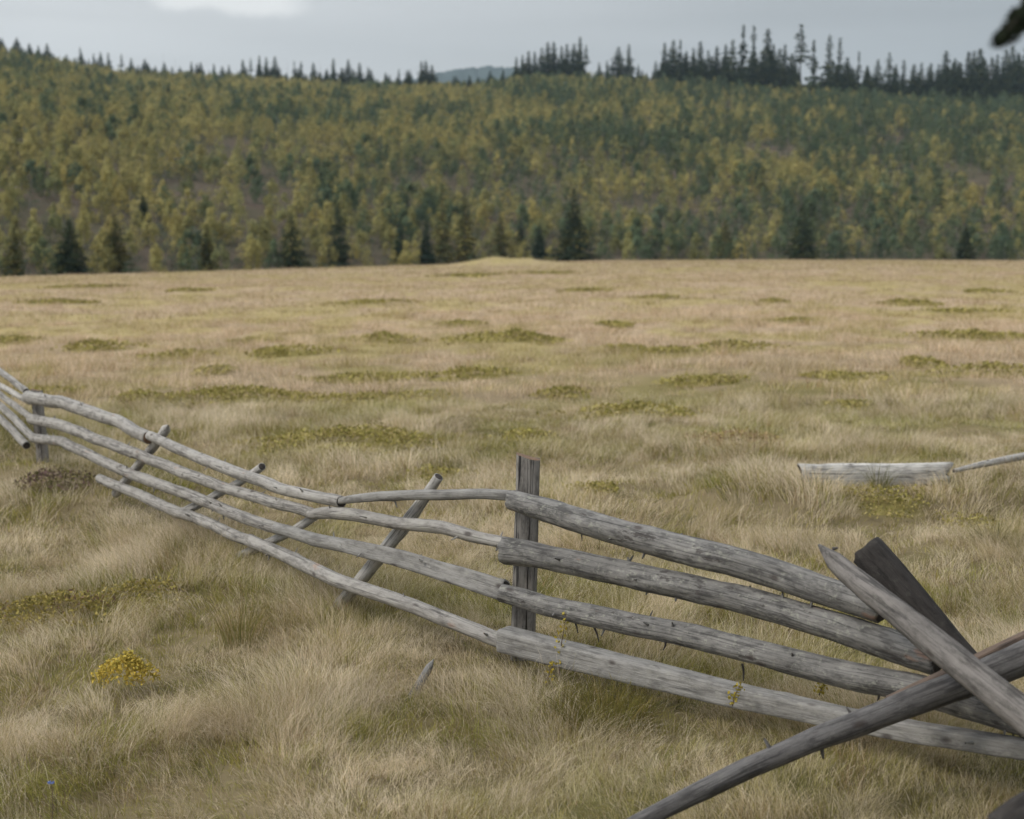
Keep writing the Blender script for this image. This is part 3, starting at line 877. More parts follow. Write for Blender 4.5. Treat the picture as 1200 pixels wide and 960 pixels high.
# ------------------------------------------------------------------ grass
def blades(base, hgt, lean, azl, wid, rg, segs, face=None):
    """ribbons rooted at base (n,3): height, lean amount (m at tip), lean azimuth, width"""
    n = len(base)
    ld = np.stack([np.cos(azl), np.sin(azl), np.zeros(n)], 1)
    fa = rg.uniform(0, 2 * np.pi, n) if face is None else face
    side = np.stack([np.cos(fa), np.sin(fa), np.zeros(n)], 1)
    kink = rg.uniform(-.5, .5, n)
    perp = np.stack([-ld[:, 1], ld[:, 0], np.zeros(n)], 1)
    nv = 2 * segs + 1
    V = np.empty((n, nv, 3), np.float32)
    for k in range(segs + 1):
        t = k / segs
        droop = np.clip(1 - 0.45 * (lean / hgt) * t * t, .25, 1)
        P = base + ld * (lean * (0.35 * t + 0.65 * t * t))[:, None] + perp * (lean * kink * t * t)[:, None]
        P[:, 2] += hgt * t * droop
        if k == segs:
            V[:, 2 * segs] = P
        else:
            ww = (wid * (1 - 0.65 * t))[:, None] * .5
            V[:, 2 * k] = P - side * ww; V[:, 2 * k + 1] = P + side * ww
    o = np.arange(n)[:, None] * nv
    q = []
    for k in range(segs - 1):
        q.append(o + np.array([2 * k, 2 * k + 1, 2 * k + 3, 2 * k + 2]))
    q = np.stack(q, 1).reshape(-1, 4) if q else np.zeros((0, 4), int)
    tri = o + np.array([2 * segs - 2, 2 * segs - 1, 2 * segs])
    return V.reshape(-1, 3), q, tri, nv

def grass_zone(y0, y1, per_m2, nb, wid, hgt, segs, rg, radius):
    half = lambda y: 0.375 * y + 0.9 + 0.015 * y
    area = (half(y0) + half(y1)) * (y1 - y0)
    nt_ = int(area * per_m2)
    Y = y0 + (y1 - y0) * rg.uniform(0, 1, nt_ * 2)
    keep = rg.uniform(0, 1, nt_ * 2) < half(Y) / half(y1)
    Y = Y[keep][:nt_]
    X = rg.uniform(-1, 1, len(Y)) * half(Y)
    pxe = 600 + F * X / Y
    ok = (Y < np.interp(pxe, E_PX, E_Y) + 1.5)
    # thinner on heath and in little gaps
    hcv = heath_cover(X, Y)
    gap = fbm(X / .48, Y / .48, 51, 3)
    ok &= rg.uniform(0, 1, len(Y)) > 0.15 * hcv
    if hgt > .11: ok &= rg.uniform(0, 1, len(Y)) > 0.84 * smooth01((0.49 + .02 * (X < 0) - gap) / .10)
    X, Y, hcv = X[ok], Y[ok], hcv[ok]
    g = greenness(X, Y)
    n = len(X)
    hn = fbm(X / .9, Y / .9, 53, 3)
    th = hgt * (0.55 + 0.95 * smooth01((hn - .25) / .5)) * rg.uniform(.75, 1.25, n) * (1 - .25 * g) * (1 - .35 * hcv)
    az = 2 * np.pi * fbm(X / 1.3, Y / 1.3, 55, 2) * 2.2 + rg.normal(0, .9, n)
    ln = rg.uniform(.25, .85, n)
    # tuft colour
    r = np.clip((fbm(X / .42, Y / .42, 59, 3) - .5) * 3.2 + .5 + rg.normal(0, .2, n), 0, 1)[:, None]; gg = np.clip(g[:, None] + rg.normal(0, .22, (n, 1)), 0, 1)
    dry = STRAW * (1 - r) + PALE * r
    wet = np.where(rg.uniform(0, 1, (n, 1)) < .5, GREEN, LIME) * (.9 + .45 * r)
    tc_ = (dry * (1 - .8 * gg) + wet * .8 * gg) * (.72 + .56 * fbm(X / .5, Y / .5, 57, 2)[:, None])
    rust = (rg.uniform(0, 1, (n, 1)) < .07)
    tc_ = np.where(rust, RUST, tc_)
    # blades
    cnt = nb
    idx = np.repeat(np.arange(n), cnt)
    m = len(idx)
    ra = rg.uniform(0, 2 * np.pi, m); rr = np.sqrt(rg.uniform(0, 1, m)) * radius
    bx = X[idx] + rr * np.cos(ra); by = Y[idx] + rr * np.sin(ra)
    base = np.stack([bx, by, H(X, Y)[idx] - .015], 1)
    hb = th[idx] * rg.uniform(.45, 1.15, m)
    # outward splay plus the common lean
    lx = .35 * np.cos(ra) * rr / radius + ln[idx] * np.cos(az[idx]) + rg.normal(0, .28, m)
    ly = .35 * np.sin(ra) * rr / radius + ln[idx] * np.sin(az[idx]) + rg.normal(0, .28, m)
    lean = np.hypot(lx, ly) * hb
    V, q, tri, nvb = blades(base, hb, lean, np.arctan2(ly, lx), wid * rg.uniform(.5, 1.4, m), rg, segs)
    if hgt < .11:                                  # mossy short growth under the tufts
        mo = rg.uniform(0, 1, (n, 1))
        tc_ = np.where(mo < .40, GREEN, np.where(mo < .72, LIME, np.where(mo < .86, np.array([.13, .14, .045]), np.array([.24, .175, .10])))) * rg.uniform(.65, 1.3, (n, 1))
    bc = tc_[idx] * rg.uniform(.6, 1.35, (m, 1))
    alt = rg.uniform(0, 1, m)
    bc = np.where((alt < (.24 if hgt > .11 else .10))[:, None], PALE * rg.uniform(.8, 1.15, (m, 1)), bc)
    bc = np.where((alt > .92)[:, None], GREEN * rg.uniform(.7, 1.1, (m, 1)), bc)
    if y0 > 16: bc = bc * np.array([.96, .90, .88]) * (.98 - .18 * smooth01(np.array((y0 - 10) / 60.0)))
    return V, q, tri, np.repeat(bc, nvb, 0)

zones = [(2.9, 7.5, 330, 24, .0022, .105, 3, .06), (7.5, 17, 110, 20, .0036, .108, 2, .10), (2.9, 5.4, 290, 62, .0011, .17, 4, .05), (5.4, 9, 210, 48, .0014, .17, 4, .06), (9, 17, 80, 34, .0026, .18, 3, .09),
         (17, 40, 26, 16, .0065, .21, 2, .17), (40, 105, 7, 11, .014, .22, 2, .35), (105, 236, 1.9, 8, .032, .24, 2, .6)]
rg = np.random.default_rng(23)
VV, QQ, TT_, CC, nv = [], [], [], [], 0
for z in zones:
    V, q, tri, cb = grass_zone(*z[:7], rg, z[7])
    VV.append(V); QQ.append(q + nv); TT_.append(tri + nv); CC.append(cb); nv += len(V)
me = np_mesh('meadow_grass', np.concatenate(VV), quads=np.concatenate(QQ), tris=np.concatenate(TT_), col=np.concatenate(CC), mats=[M_grass])
tag(link('meadow_grass', me), 'pale dry moor grass in leaning tufts with greener patches', 'grass', kind='stuff')
del VV, QQ, TT_, CC

# taller tufts that stand out of the grass
def tuft(name, px, py, n, h, rad, cols, label, lean=.35, wid=.0026, cat='grass tuft', Y=None):
    rg = np.random.default_rng(int(px * 7 + py))
    p = ground_at(px, py, GZ + .05)
    if Y: p = Vector(((px - 600) / F * Y, Y, 0))
    z0 = float(H(p.x, p.y))
    ra = rg.uniform(0, 2 * np.pi, n); rr = np.sqrt(rg.uniform(0, 1, n)) * rad
    base = np.stack([rr * np.cos(ra), rr * np.sin(ra), np.zeros(n)], 1)
    hb = h * rg.uniform(.5, 1.1, n)
    le = hb * (lean * rr / rad + np.abs(rg.normal(0, .12, n)))
    V, q, tri, nvb = blades(base, hb, le, ra + rg.normal(0, .5, n), wid * rg.uniform(.7, 1.3, n), rg, 4)
    cols = np.array(cols)
    cc = cols[rg.integers(0, len(cols), n)] * rg.uniform(.75, 1.2, (n, 1))
    me = np_mesh(name, V, quads=q, tris=tri, col=np.repeat(cc, nvb, 0), mats=[M_grass])
    o = link(name, me); o.location = (p.x, p.y, z0)
    tag(o, label, cat)
RUSH = [(.20, .19, .055), (.26, .20, .08), (.15, .16, .05), (.36, .29, .15)]
tuft('rush_tuft', 283, 742, 190, .30, .09, RUSH, 'tall upright olive rush tuft in the left foreground', .42)
tuft('rush_tuft', 205, 652, 60, .26, .05, RUSH, 'thin green rush tuft below the left lowest rail', .3)
tuft('rush_tuft', 1036, 578, 80, .22, .07, [(.12, .13, .05), (.18, .17, .07), (.28, .25, .16)], 'dark rush tuft growing in front of the silver log', .5, .004, Y=9.75)
tuft('sedge_tussock', 712, 838, 420, .22, .17, [(.17, .15, .045), (.24, .19, .07), (.13, .12, .04)], 'dense rounded brown green tussock below the squared timber', .9)
tuft('sedge_tussock', 1165, 632, 150, .18, .14, [(.19, .17, .045), (.12, .12, .035)], 'green tussock with dark base in the right meadow below the thin fallen pole', .8, .003)

# yellow leafy sprigs by the squared timber, a blue flower
def sprig(px, py, Y, h, label, nleaf=40, seed=0):
    rg = np.random.default_rng(seed)
    b = at(px, py, Y)
    r = empty('leafy_sprig', b)
    tag(r, label, 'sprig')
    P = [b, b + Vector((.01, 0, h * .5)), b + Vector((.03, -.01, h))]
    link('stem', log_mesh('stem', P, [.0025, .002, .001], M_brown, step=.01, sides=6, seed=seed), r)
    nleaf = int(nleaf * 1.2); t = rg.uniform(.1, 1, nleaf)
    C = np.stack([b.x + .03 * t ** 2 + rg.normal(0, .011, nleaf), b.y + rg.normal(0, .011, nleaf), b.z + h * t], 1)
    V, q = cards(C, .016, rg, .2)
    cc = np.array([(.42, .33, .05), (.34, .29, .06), (.48, .40, .10)])[rg.integers(0, 3, nleaf)]
    link('leaf_spray', np_mesh('leaf_spray', V, quads=q, col=np.repeat(cc, 4, 0), mats=[M_heath]), r)
sprig(655, 790, 5.72, .26, 'tall yellow leafy sprig in front of the squared timber near the post', 46, 3)
sprig(640, 806, 5.66, .11, 'short yellow sprig at the foot of the tall one by the squared timber', 30, 4)
sprig(858, 828, 4.98, .09, 'yellow sprig beside the middle of the squared timber', 34, 5)
sprig(960, 815, 5.05, .07, 'low yellow sprig between the third log and the squared timber', 30, 6)

b = ground_at(60, 928, 0)
r = empty('blue_flower', b)
tag(r, 'tiny blue flower in the bottom left grass', 'flower')
link('stem', log_mesh('stem', [b - Vector((0, 0, .1)), b + Vector((.005, 0, 0)), b + Vector((0, 0, .025))], [.0015, .0012, .001], M_brown, step=.01, sides=6, seed=1), r)
rg = np.random.default_rng(3)
C = np.array([[b.x + .007 * math.cos(a), b.y + .007 * math.sin(a), b.z + .03] for a in np.linspace(0, 6.28, 11)[:-1]])
V, q = cards(C, .013, rg, 1.5)
link('petals', np_mesh('petals', V, quads=q, col=np.tile(np.array([[.16, .22, .48]]), (len(V), 1)), mats=[M_heath]), r)

# ------------------------------------------------------------------ trees
def trunk_geo(h, r, sides=7, n=8, bend=0.0, rg=None):
    V = []
    for i in range(n):
        t = i / (n - 1)
        for j in range(sides):
            a = 2 * np.pi * j / sides
            rr = r * (1 - .92 * t) * (1.25 if i == 0 else 1)
            V.append((rr * math.cos(a) + bend * t * t, rr * math.sin(a), h * t))
    q = [(i * sides + j, i * sides + (j + 1) % sides, (i + 1) * sides + (j + 1) % sides, (i + 1) * sides + j) for i in range(n - 1) for j in range(sides)]
    return np.array(V), np.array(q)

BIRCH_COL = {'yellow': [(.42, .36, .135), (.37, .325, .13), (.32, .295, .12), (.26, .26, .11)],
             'olive': [(.28, .27, .11), (.23, .235, .105), (.18, .205, .10), (.32, .295, .12)],
             'green': [(.095, .135, .088), (.115, .155, .088), (.075, .11, .08), (.14, .17, .085)]}

def birch_arrays(rg, kind, nleaf=300, h=7.0):
    """one small broadleaf tree: trunk, limbs, clumps of leaf cards"""
    tv, tq = trunk_geo(h * .85, h * .014, 6, 7, rg.uniform(-.3, .3))
    V, Q, C = [tv], [tq], [np.tile(np.array([[.26, .245, .23]]), (len(tv), 1))]
    nv = len(tv)
    w = h * rg.uniform(.30, .45)
    top = rg.uniform(.8, 1.3)
    clumps = []
    for _ in range(20):
        z = rg.uniform(.10, 1) ** .85
        prof = min(1.0, .55 + 2.0 * z) * (1 - z ** 2.0) ** (.62 * top)
        a = rg.uniform(0, 2 * np.pi); rr = w * prof * rg.uniform(.45, .85)
        clumps.append((rr * math.cos(a), rr * math.sin(a), z * h * .93, h * rg.uniform(.095, .15) * (1.1 - .35 * z)))
    for (x, y, z, s_) in clumps[:8]:                # limbs
        p0 = np.array([0, 0, z * .75]); p1 = np.array([x, y, z])
        d = (p1 - p0); u = np.cross(d, [0, 0, 1.0]); u = u / (np.linalg.norm(u) + 1e-6) * .03
        lv = np.array([p0 - u, p0 + u, p1 + u * .3, p1 - u * .3])
        V.append(lv); Q.append(np.array([[0, 1, 2, 3]]) + nv); C.append(np.tile(np.array([[.16, .145, .13]]), (4, 1))); nv += 4
    pal = np.array(BIRCH_COL[kind])
    main = pal[rg.integers(0, len(pal))]
    per = nleaf // len(clumps)
    for (x, y, z, s_) in clumps:
        d = rg.normal(size=(per, 3)); d /= np.linalg.norm(d, axis=1)[:, None]
        P = np.array([x, y, z]) + d * (rg.uniform(.45, 1.1, (per, 1)) ** .5) * s_ * np.array([1, 1, 1.25])
        out_ = P - np.array([0, 0, h * .42]); out_ /= np.linalg.norm(out_, axis=1)[:, None] + 1e-6
        v, q = cards(P, h * .062 * rg.uniform(.7, 1.4, per), rg, .3, nrm=.5 * d + .7 * out_, jit=.30)
        base = (.65 * main + .35 * pal[rg.integers(0, len(pal))]) * rg.uniform(.85, 1.15)
        cc = base * rg.uniform(.8, 1.2, (per, 1))
        V.append(v); Q.append(q + nv); C.append(np.repeat(cc, 4, 0)); nv += len(v)
    return np.concatenate(V), np.concatenate(Q), np.concatenate(C)

def spruce_arrays(rg, h=12.0, width=.22, base=.04, density=1.0, tone='dark', card=None, ragged=.25, gaps=0.0):
    """crown of whorled drooping branches; each branch a row of needle sprays"""
    pal = {'dark': [(.036, .054, .035), (.050, .066, .038), (.027, .042, .030), (.068, .078, .036)],
           'olive': [(.13, .125, .05), (.10, .105, .045), (.075, .085, .04), (.16, .145, .055)],
           'teal': [(.035, .06, .042), (.045, .07, .045), (.028, .048, .036), (.06, .08, .045)]}[tone]
    pal = np.array(pal)
    P, S, C = [], [], []
    step = .042 / density
    z = base
    cs = card or h * .042
    while z < .985:
        nbr = rg.integers(5, 8)
        rmax = width * h * (1 - (z - base) / (1 - base)) ** .78 * rg.uniform(1 - ragged, 1 + ragged * .5)
        if gaps and rg.uniform() < gaps: rmax *= .35
        a0 = rg.uniform(0, 6.28)
        for k in range(nbr):
            a = a0 + 2 * np.pi * k / nbr + rg.normal(0, .2)
            rl = rmax * rg.uniform(.65, 1.12)
            m = max(4, int(rl / cs * 5.5))
            t = np.sqrt((np.arange(m) + .6) / m)
            lat = rg.uniform(-1, 1, m) * rl * .30 * (.35 + .65 * t)
            dr = -.34 * rl * t ** 1.2 + .10 * rl * t ** 3
            px_ = np.cos(a) * rl * t - np.sin(a) * lat; py_ = np.sin(a) * rl * t + np.cos(a) * lat
            pts = np.stack([px_, py_, z * h + dr], 1) + rg.normal(0, cs * .22, (m, 3))
            P.append(pts); S.append(cs * (1.45 - .45 * t) * (1.05 - .62 * z)); C.append(np.tile(pal[rg.integers(0, len(pal))] * rg.uniform(.8, 1.2), (m, 1)))
        z += step * (1.15 - .4 * z) * rg.uniform(.8, 1.2)
    tip = np.stack([np.zeros(4), np.zeros(4), h * np.linspace(.93, 1.0, 4)], 1)
    P.append(tip); S.append(np.full(4, cs * .6)); C.append(np.tile(pal[0], (4, 1)))
    P = np.concatenate(P); S = np.concatenate(S); C = np.concatenate(C)
    V, q = cards(P, S * rg.uniform(.8, 1.3, len(S)), rg, .9)
    return V, q, np.repeat(C * rg.uniform(.8, 1.25, (len(C), 1)), 4, 0)

def spruce_thing(name, px, top_py, Y, width_px, tone, label, group=None, seed=0, base=.03, density=1.0, base_py=None, cat='tree', ragged=.25, gaps=0.0):
    rg = np.random.default_rng(seed + 500)
    X = (px - 600) / F * Y
    z0 = float(H(X, Y))
    ztop = at(px, top_py, Y).z
    h = ztop - z0
    wd = width_px / 2 / F * Y / h
    r = empty(name, (X, Y, z0))
    tag(r, label, cat, group)
    V, q, c = spruce_arrays(rg, h, wd, base, density, tone, card=max(h * .036, .30), ragged=ragged, gaps=gaps)
    c_o = link('crown', np_mesh('crown', V, quads=q, col=c, mats=[M_spruce])); c_o.parent = r
    tv, tq = trunk_geo(h * .97, h * .016, 8, 8)
    t_o = link('trunk', np_mesh('trunk', tv, quads=tq, mats=[M_trunk], smooth=True)); t_o.parent = r
    return r

# spruces standing along the far edge of the meadow
edge_spruces = [
    (85, 257, 44, 'dark', 'dark bushy spruce at the meadow edge, left of the olive spruce', 1.0),
    (138, 250, 42, 'olive', 'olive broad spruce at the meadow edge right of the dark bushy one', 1.0),
    (343, 246, 44, 'dark', 'dark spruce with spread lower boughs at the left centre meadow edge', .8),
    (398, 240, 36, 'teal', 'blue green spruce beside the dark spread one', .9),
    (470, 256, 26, 'teal', 'narrow blue green spruce left of the tall brownish pair', 1.0),
    (500, 262, 24, 'teal', 'small narrow spruce tucked under the tall brownish pair', 1.0),
    (519, 216, 30, 'olive', 'tall thin brownish spruce, left one of the pair behind the mound', .8),
    (545, 218, 28, 'olive', 'tall thin brownish spruce, right one of the pair behind the mound', .8),
    (586, 246, 26, 'olive', 'olive narrow spruce just behind the grassy mound', .9),
    (610, 256, 22, 'teal', 'slender blue green spruce right of the grassy mound top', 1.0),
    (632, 262, 24, 'teal', 'small round topped spruce left of the lone dark big spruce', 1.0),
    (672, 220, 50, 'dark', 'big dark pyramid spruce at the meadow edge in the centre right', 1.15),
    (848, 256, 26, 'olive', 'slim dull spruce at the right meadow edge, left of the dark pyramid one', 1.0),
    (938, 236, 42, 'dark', 'dark pyramid spruce at the right meadow edge', 1.1),
    (1128, 262, 30, 'dark', 'dark slim spruce at the meadow edge towards the right border', 1.0),
    (20, 266, 32, 'olive', 'brownish spruce at the left end of the meadow edge', .9),
    (245, 262, 26, 'olive', 'slim brownish spruce at the meadow edge between the olive and the spread one', .9),
]
for k, (px, tp, wpx, tone, lab, dn) in enumerate(edge_spruces):
    Y = float(np.interp(px, E_PX, E_Y)) + (3 if tone == 'dark' else 15) + (k * 37 % 5)
    spruce_thing('spruce_tree', px, tp, Y, wpx * 1.25, tone, lab, 'spruces along the meadow edge', k, density=dn)

# dark clumps of spruce out on the slope
def slope_Y(px, py):
    """distance at which the hill meets the ray of a photograph pixel"""
    ye = float(np.interp(px, E_PX, E_Y)); yr = float(np.interp(px, R_PX, R_Y))
    Ys = np.linspace(ye + 16, yr, 300)
    zz = H((px - 600) / F * Ys, Ys)
    ray = EYE + slope(py) * Ys
    k = np.argmax(zz >= ray)
    return float(Ys[k]) if (zz >= ray).any() else yr
for k, (px, by, tp, wpx, tone) in enumerate([(205, 122, 98, 14, 'dark'), (335, 134, 108, 16, 'dark'), (349, 134, 112, 14, 'dark'), (248, 152, 132, 12, 'teal'), (356, 106, 88, 12, 'dark'),
                                             (28, 160, 132, 18, 'teal'), (115, 165, 140, 18, 'teal'), (172, 268, 230, 26, 'teal'), (70, 210, 190, 16, 'teal'), (655, 165, 148, 12, 'dark')]):
    Y = slope_Y(px, by)
    spruce_thing('spruce_tree', px, tp, Y, wpx, tone, 'small dark spruce standing alone among the yellow birches of the slope', 'lone spruces on the slope', 80 + k)

# ridge spruces: shared meshes copied with obj.copy()
def ridge_proto(seed, **kw):
    rg = np.random.default_rng(seed)
    V, q, c = spruce_arrays(rg, 20.0, card=.95, **kw)
    tv, tq = trunk_geo(19.5, .30, 6, 6)
    nq = len(q)
    V2 = np.concatenate([V, tv]); q2 = np.concatenate([q, tq + len(V)])
    c2 = np.concatenate([c, np.tile(np.array([[.09, .08, .075]]), (len(tv), 1))])
    return np_mesh('ridge_spruce', V2, quads=q2, col=c2, mats=[M_spruce])
dense = [ridge_proto(900 + k, width=w_, base=.03, density=1.0, ragged=.5) for k, w_ in enumerate((.27, .34, .22, .38, .30))]
sparse = [ridge_proto(920 + k, width=w_, base=b_, density=.75, ragged=.6, gaps=.3) for k, (w_, b_) in enumerate(((.16, .42), (.15, .30), (.18, .55), (.15, .25)))]
def snag_mesh(seed):
    rg = np.random.default_rng(seed)
    tv, tq = trunk_geo(20, .22, 6, 7, rg.uniform(-.4, .4))
    V, Q, nv = [tv], [tq], len(tv)
    for _ in range(16):
        z = rg.uniform(.3, .97) * 20; a = rg.uniform(0, 6.28); ln = rg.uniform(.5, 1.5) * (1.2 - z / 24)
        d = np.array([math.cos(a), math.sin(a), -.3]) * ln
        p0 = np.array([0, 0, z]); u = np.array([0, 0, .07])
        V.append(np.array([p0 - u, p0 + u, p0 + d + u * .3, p0 + d - u * .3])); Q.append(np.array([[0, 1, 2, 3]]) + nv); nv += 4
    return np_mesh('bare_tree', np.concatenate(V), quads=np.concatenate(Q), mats=[M_snag])
snags = [snag_mesh(k) for k in (1, 2, 3)]

ridge = [(8, 46, 'd'), (16, 44, 'd'), (35, 51, 'd'), (57, 52, 'd'), (70, 60, 'd'), (90, 66, 'd'), (105, 54, 's'), (120, 62, 'd'), (128, 60, 'd'), (137, 61, 'd'), (152, 62, 's'), (163, 67, 'd'),
         (182, 74, 'd'), (200, 60, 'n'), (213, 66, 'n'), (232, 71, 'd'), (275, 75, 'd'), (291, 69, 'd'), (300, 67, 's'), (310, 64, 'd'), (318, 66, 'd'), (328, 65, 'd'), (342, 69, 'n'), (350, 70, 's'), (358, 71, 's'),
         (372, 72, 'd'), (380, 70, 'n'), (395, 68, 'd'), (412, 69, 'd'), (425, 73, 'd'), (435, 77, 'd'), (455, 84, 'd'), (470, 80, 'd'), (483, 81, 'd'), (496, 71, 'd'), (501, 70, 'd'), (508, 75, 'd'), (590, 80, 'd'), (575, 82, 'd'),
         (605, 66, 'd'), (612, 63, 'd'), (619, 59, 'd'), (626, 60, 'd'), (634, 55, 'd'), (641, 49, 'd'), (648, 47, 'd'), (657, 53, 'd'), (663, 51, 'd'), (671, 50, 'd'), (678, 42, 'd'), (685, 52, 's'), (700, 72, 'd'), (709, 70, 'd'), (722, 54, 'd'), (734, 51, 'd'), (745, 74, 'd'),
         (765, 70, 'd'), (775, 49, 'd'), (785, 46, 'd'), (793, 45, 's'), (800, 58, 'd'), (808, 55, 'd'), (816, 48, 'd'), (825, 58, 'd'), (835, 53, 'd'), (845, 50, 'd'), (853, 45, 'd'), (865, 27, 's'), (877, 28, 's'), (893, 33, 'd'), (900, 50, 'd'),
         (907, 55, 'd'), (913, 51, 'd'), (921, 62, 'd'), (931, 28, 's'), (946, 46, 's'), (964, 40, 's'), (976, 43, 's'), (985, 66, 'd'), (998, 59, 's'), (1008, 76, 'd'), (1020, 68, 'd'), (1033, 61, 's'), (1041, 74, 'd'), (1050, 69, 's'), (1060, 80, 'd'), (1070, 72, 'd'), (1081, 73, 'd'), (1090, 74, 'd'),
         (1098, 59, 'd'), (1106, 71, 'd'), (1115, 72, 'd'), (1124, 60, 'd'), (1130, 58, 'd'), (1137, 56, 'd'), (1143, 68, 'd'), (1149, 60, 'n'), (1157, 63, 'd'), (1167, 57, 'd'), (1174, 53, 'd'), (1181, 60, 'd'), (1190, 52, 'd'), (1197, 60, 'd'), (1206, 58, 'd')]
rg = np.random.default_rng(77)
for px0 in np.arange(-4, 600, 9.5):
    pj = px0 + rg.uniform(-6, 6)
    if not 520 < pj < 595: ridge.append((pj, float(np.interp(pj, R_PX, R_PY)) - rg.uniform(13, 27), 'f'))
for lo, hi, nfill, t0, t1 in ((598, 690, 14, 66, 86), (690, 765, 5, 80, 90), (760, 905, 40, 58, 88), (905, 1100, 50, 72, 98), (1095, 1215, 36, 64, 98), (280, 445, 9, 78, 90), (450, 590, 9, 84, 94)):
    for _ in range(nfill):
        ridge.append((rg.uniform(lo, hi), rg.uniform(t0, t1), 'f'))
special = {(865, 27): 'tallest narrow spruce on the right skyline, left one of two side by side', (877, 28): 'thin topped tall spruce right of the tallest one on the skyline',
           (893, 33): 'pointed full spruce right of the two tallest on the skyline', (931, 28): 'tall thin pine like spruce with a long bare trunk and tufted top',
           (946, 46): 'ragged spruce just right of the long bare trunk on the skyline', (964, 40): 'left one of two slim ragged spruces standing clear on the right skyline',
           (976, 43): 'right one of two slim ragged spruces standing clear on the right skyline', (1033, 61): 'spruce with pale bare lower trunk on the right skyline',
           (678, 42): 'tallest spruce of the dense dark clump right of the skyline dip', (734, 51): 'right one of two spruces alone in a skyline gap', (722, 54): 'left one of two spruces alone in a skyline gap'}
for k, (px, tp, kd) in enumerate(ridge):
    yr = float(np.interp(px, R_PX, R_Y))
    Y = yr + (rg.uniform(-14, 6) if kd != 'f' else rg.uniform(-30, 0))
    X = (px - 600) / F * Y
    z0 = float(H(X, Y))
    h = at(px, tp, Y).z - z0
    src = {'d': dense, 'f': dense, 's': sparse, 'n': snags}[kd]
    nm = 'bare_tree' if kd == 'n' else 'spruce_tree'
    o = link(nm, src[k % len(src)])
    o.location = (X, Y, z0 - .3)
    kk = h / 20.0
    wk = kk * rg.uniform(.75, 1.25) if kd != 'f' else kk * rg.uniform(1.0, 1.5)
    o.scale = (wk, wk, kk)
    o.rotation_euler = (0, 0, rg.uniform(0, 6.28))
    where = 'far left' if px < 250 else 'left centre' if px < 515 else 'middle' if px < 700 else 'right centre' if px < 950 else 'far right'
    if (px, tp) in special: tag(o, special[(px, tp)], 'tree', 'spruces along the skyline ridge')
    elif kd == 'n': tag(o, 'thin bare dead tree sticking up from the %s skyline' % where, 'tree', 'bare trees on the %s skyline' % where)
    elif kd == 's': tag(o, 'thin ragged spruce with a bare lower trunk on the %s skyline' % where, 'tree', ('ragged' if kd == 's' else 'full') + ' spruces on the %s skyline' % where)
    else: tag(o, 'full dark spruce in the row of conifers on the %s skyline' % where, 'tree', ('ragged' if kd == 's' else 'full') + ' spruces on the %s skyline' % where)

# the young birches of the hillside
rg = np.random.default_rng(31)
KINDS = ('yellow', 'olive', 'green')
near_v = {k: [birch_arrays(rg, k, 620) for _ in range(4)] for k in KINDS}
far_v = {k: [birch_arrays(rg, k, 300) for _ in range(5)] for k in KINDS}
BARE = [(15, 70, 28, 10), (310, 242, 32, 30), (905, 182, 36, 14), (1125, 208, 34, 14), (225, 230, 34, 20), (255, 180, 40, 16), (190, 195, 20, 14), (735, 252, 22, 8), (480, 222, 30, 12), (620, 218, 25, 10), (745, 148, 22, 8), (60, 250, 24, 12), (1040, 175, 30, 10)]
pts = []
sp = 4.35
for Y in np.arange(122, 705, sp):
    nx = int(0.86 * Y / sp)
    X = (np.arange(nx) - nx / 2) * sp + rg.uniform(-.45, .45, nx) * sp
    Yj = Y + rg.uniform(-.5, .5, nx) * sp
    pts.append(np.stack([X, Yj], 1))
pts = np.concatenate(pts)
px = 600 + F * pts[:, 0] / pts[:, 1]
keep = (pts[:, 1] > np.interp(px, E_PX, E_Y) + 9) & (pts[:, 1] < np.interp(px, R_PX, R_Y) + 2)
pts = pts[keep]
P3 = np.stack([pts[:, 0], pts[:, 1], H(pts[:, 0], pts[:, 1])], 1)
qx, qy = to_px(P3)
dens = fbm(P3[:, 0] / 26, P3[:, 1] / 26, 91, 3)
keep = rg.uniform(0, 1, len(P3)) < np.clip(0.76 + 1.5 * (dens - .42), .40, .97) + .4 * (P3[:, 1] < np.interp(qx, E_PX, E_Y) + 45)
for (bx, by, bw, bh) in BARE:
    d = ((qx - bx) / bw) ** 2 + ((qy - by) / bh) ** 2
    keep &= ~((d < 1) & (rg.uniform(0, 1, len(P3)) < .72))
P3, qx, qy, dens = P3[keep], qx[keep], qy[keep], dens[keep]
gn = .5 + .62 * (fbm(P3[:, 0] / 32, P3[:, 1] / 32, 95, 3) - .5) + .045 + .17 * np.clip(qx - 560, -300, 700) / 600 + rg.normal(0, .13, len(P3)) - .045  # greener rightwards, which also puts that side's shade into the leaf colours
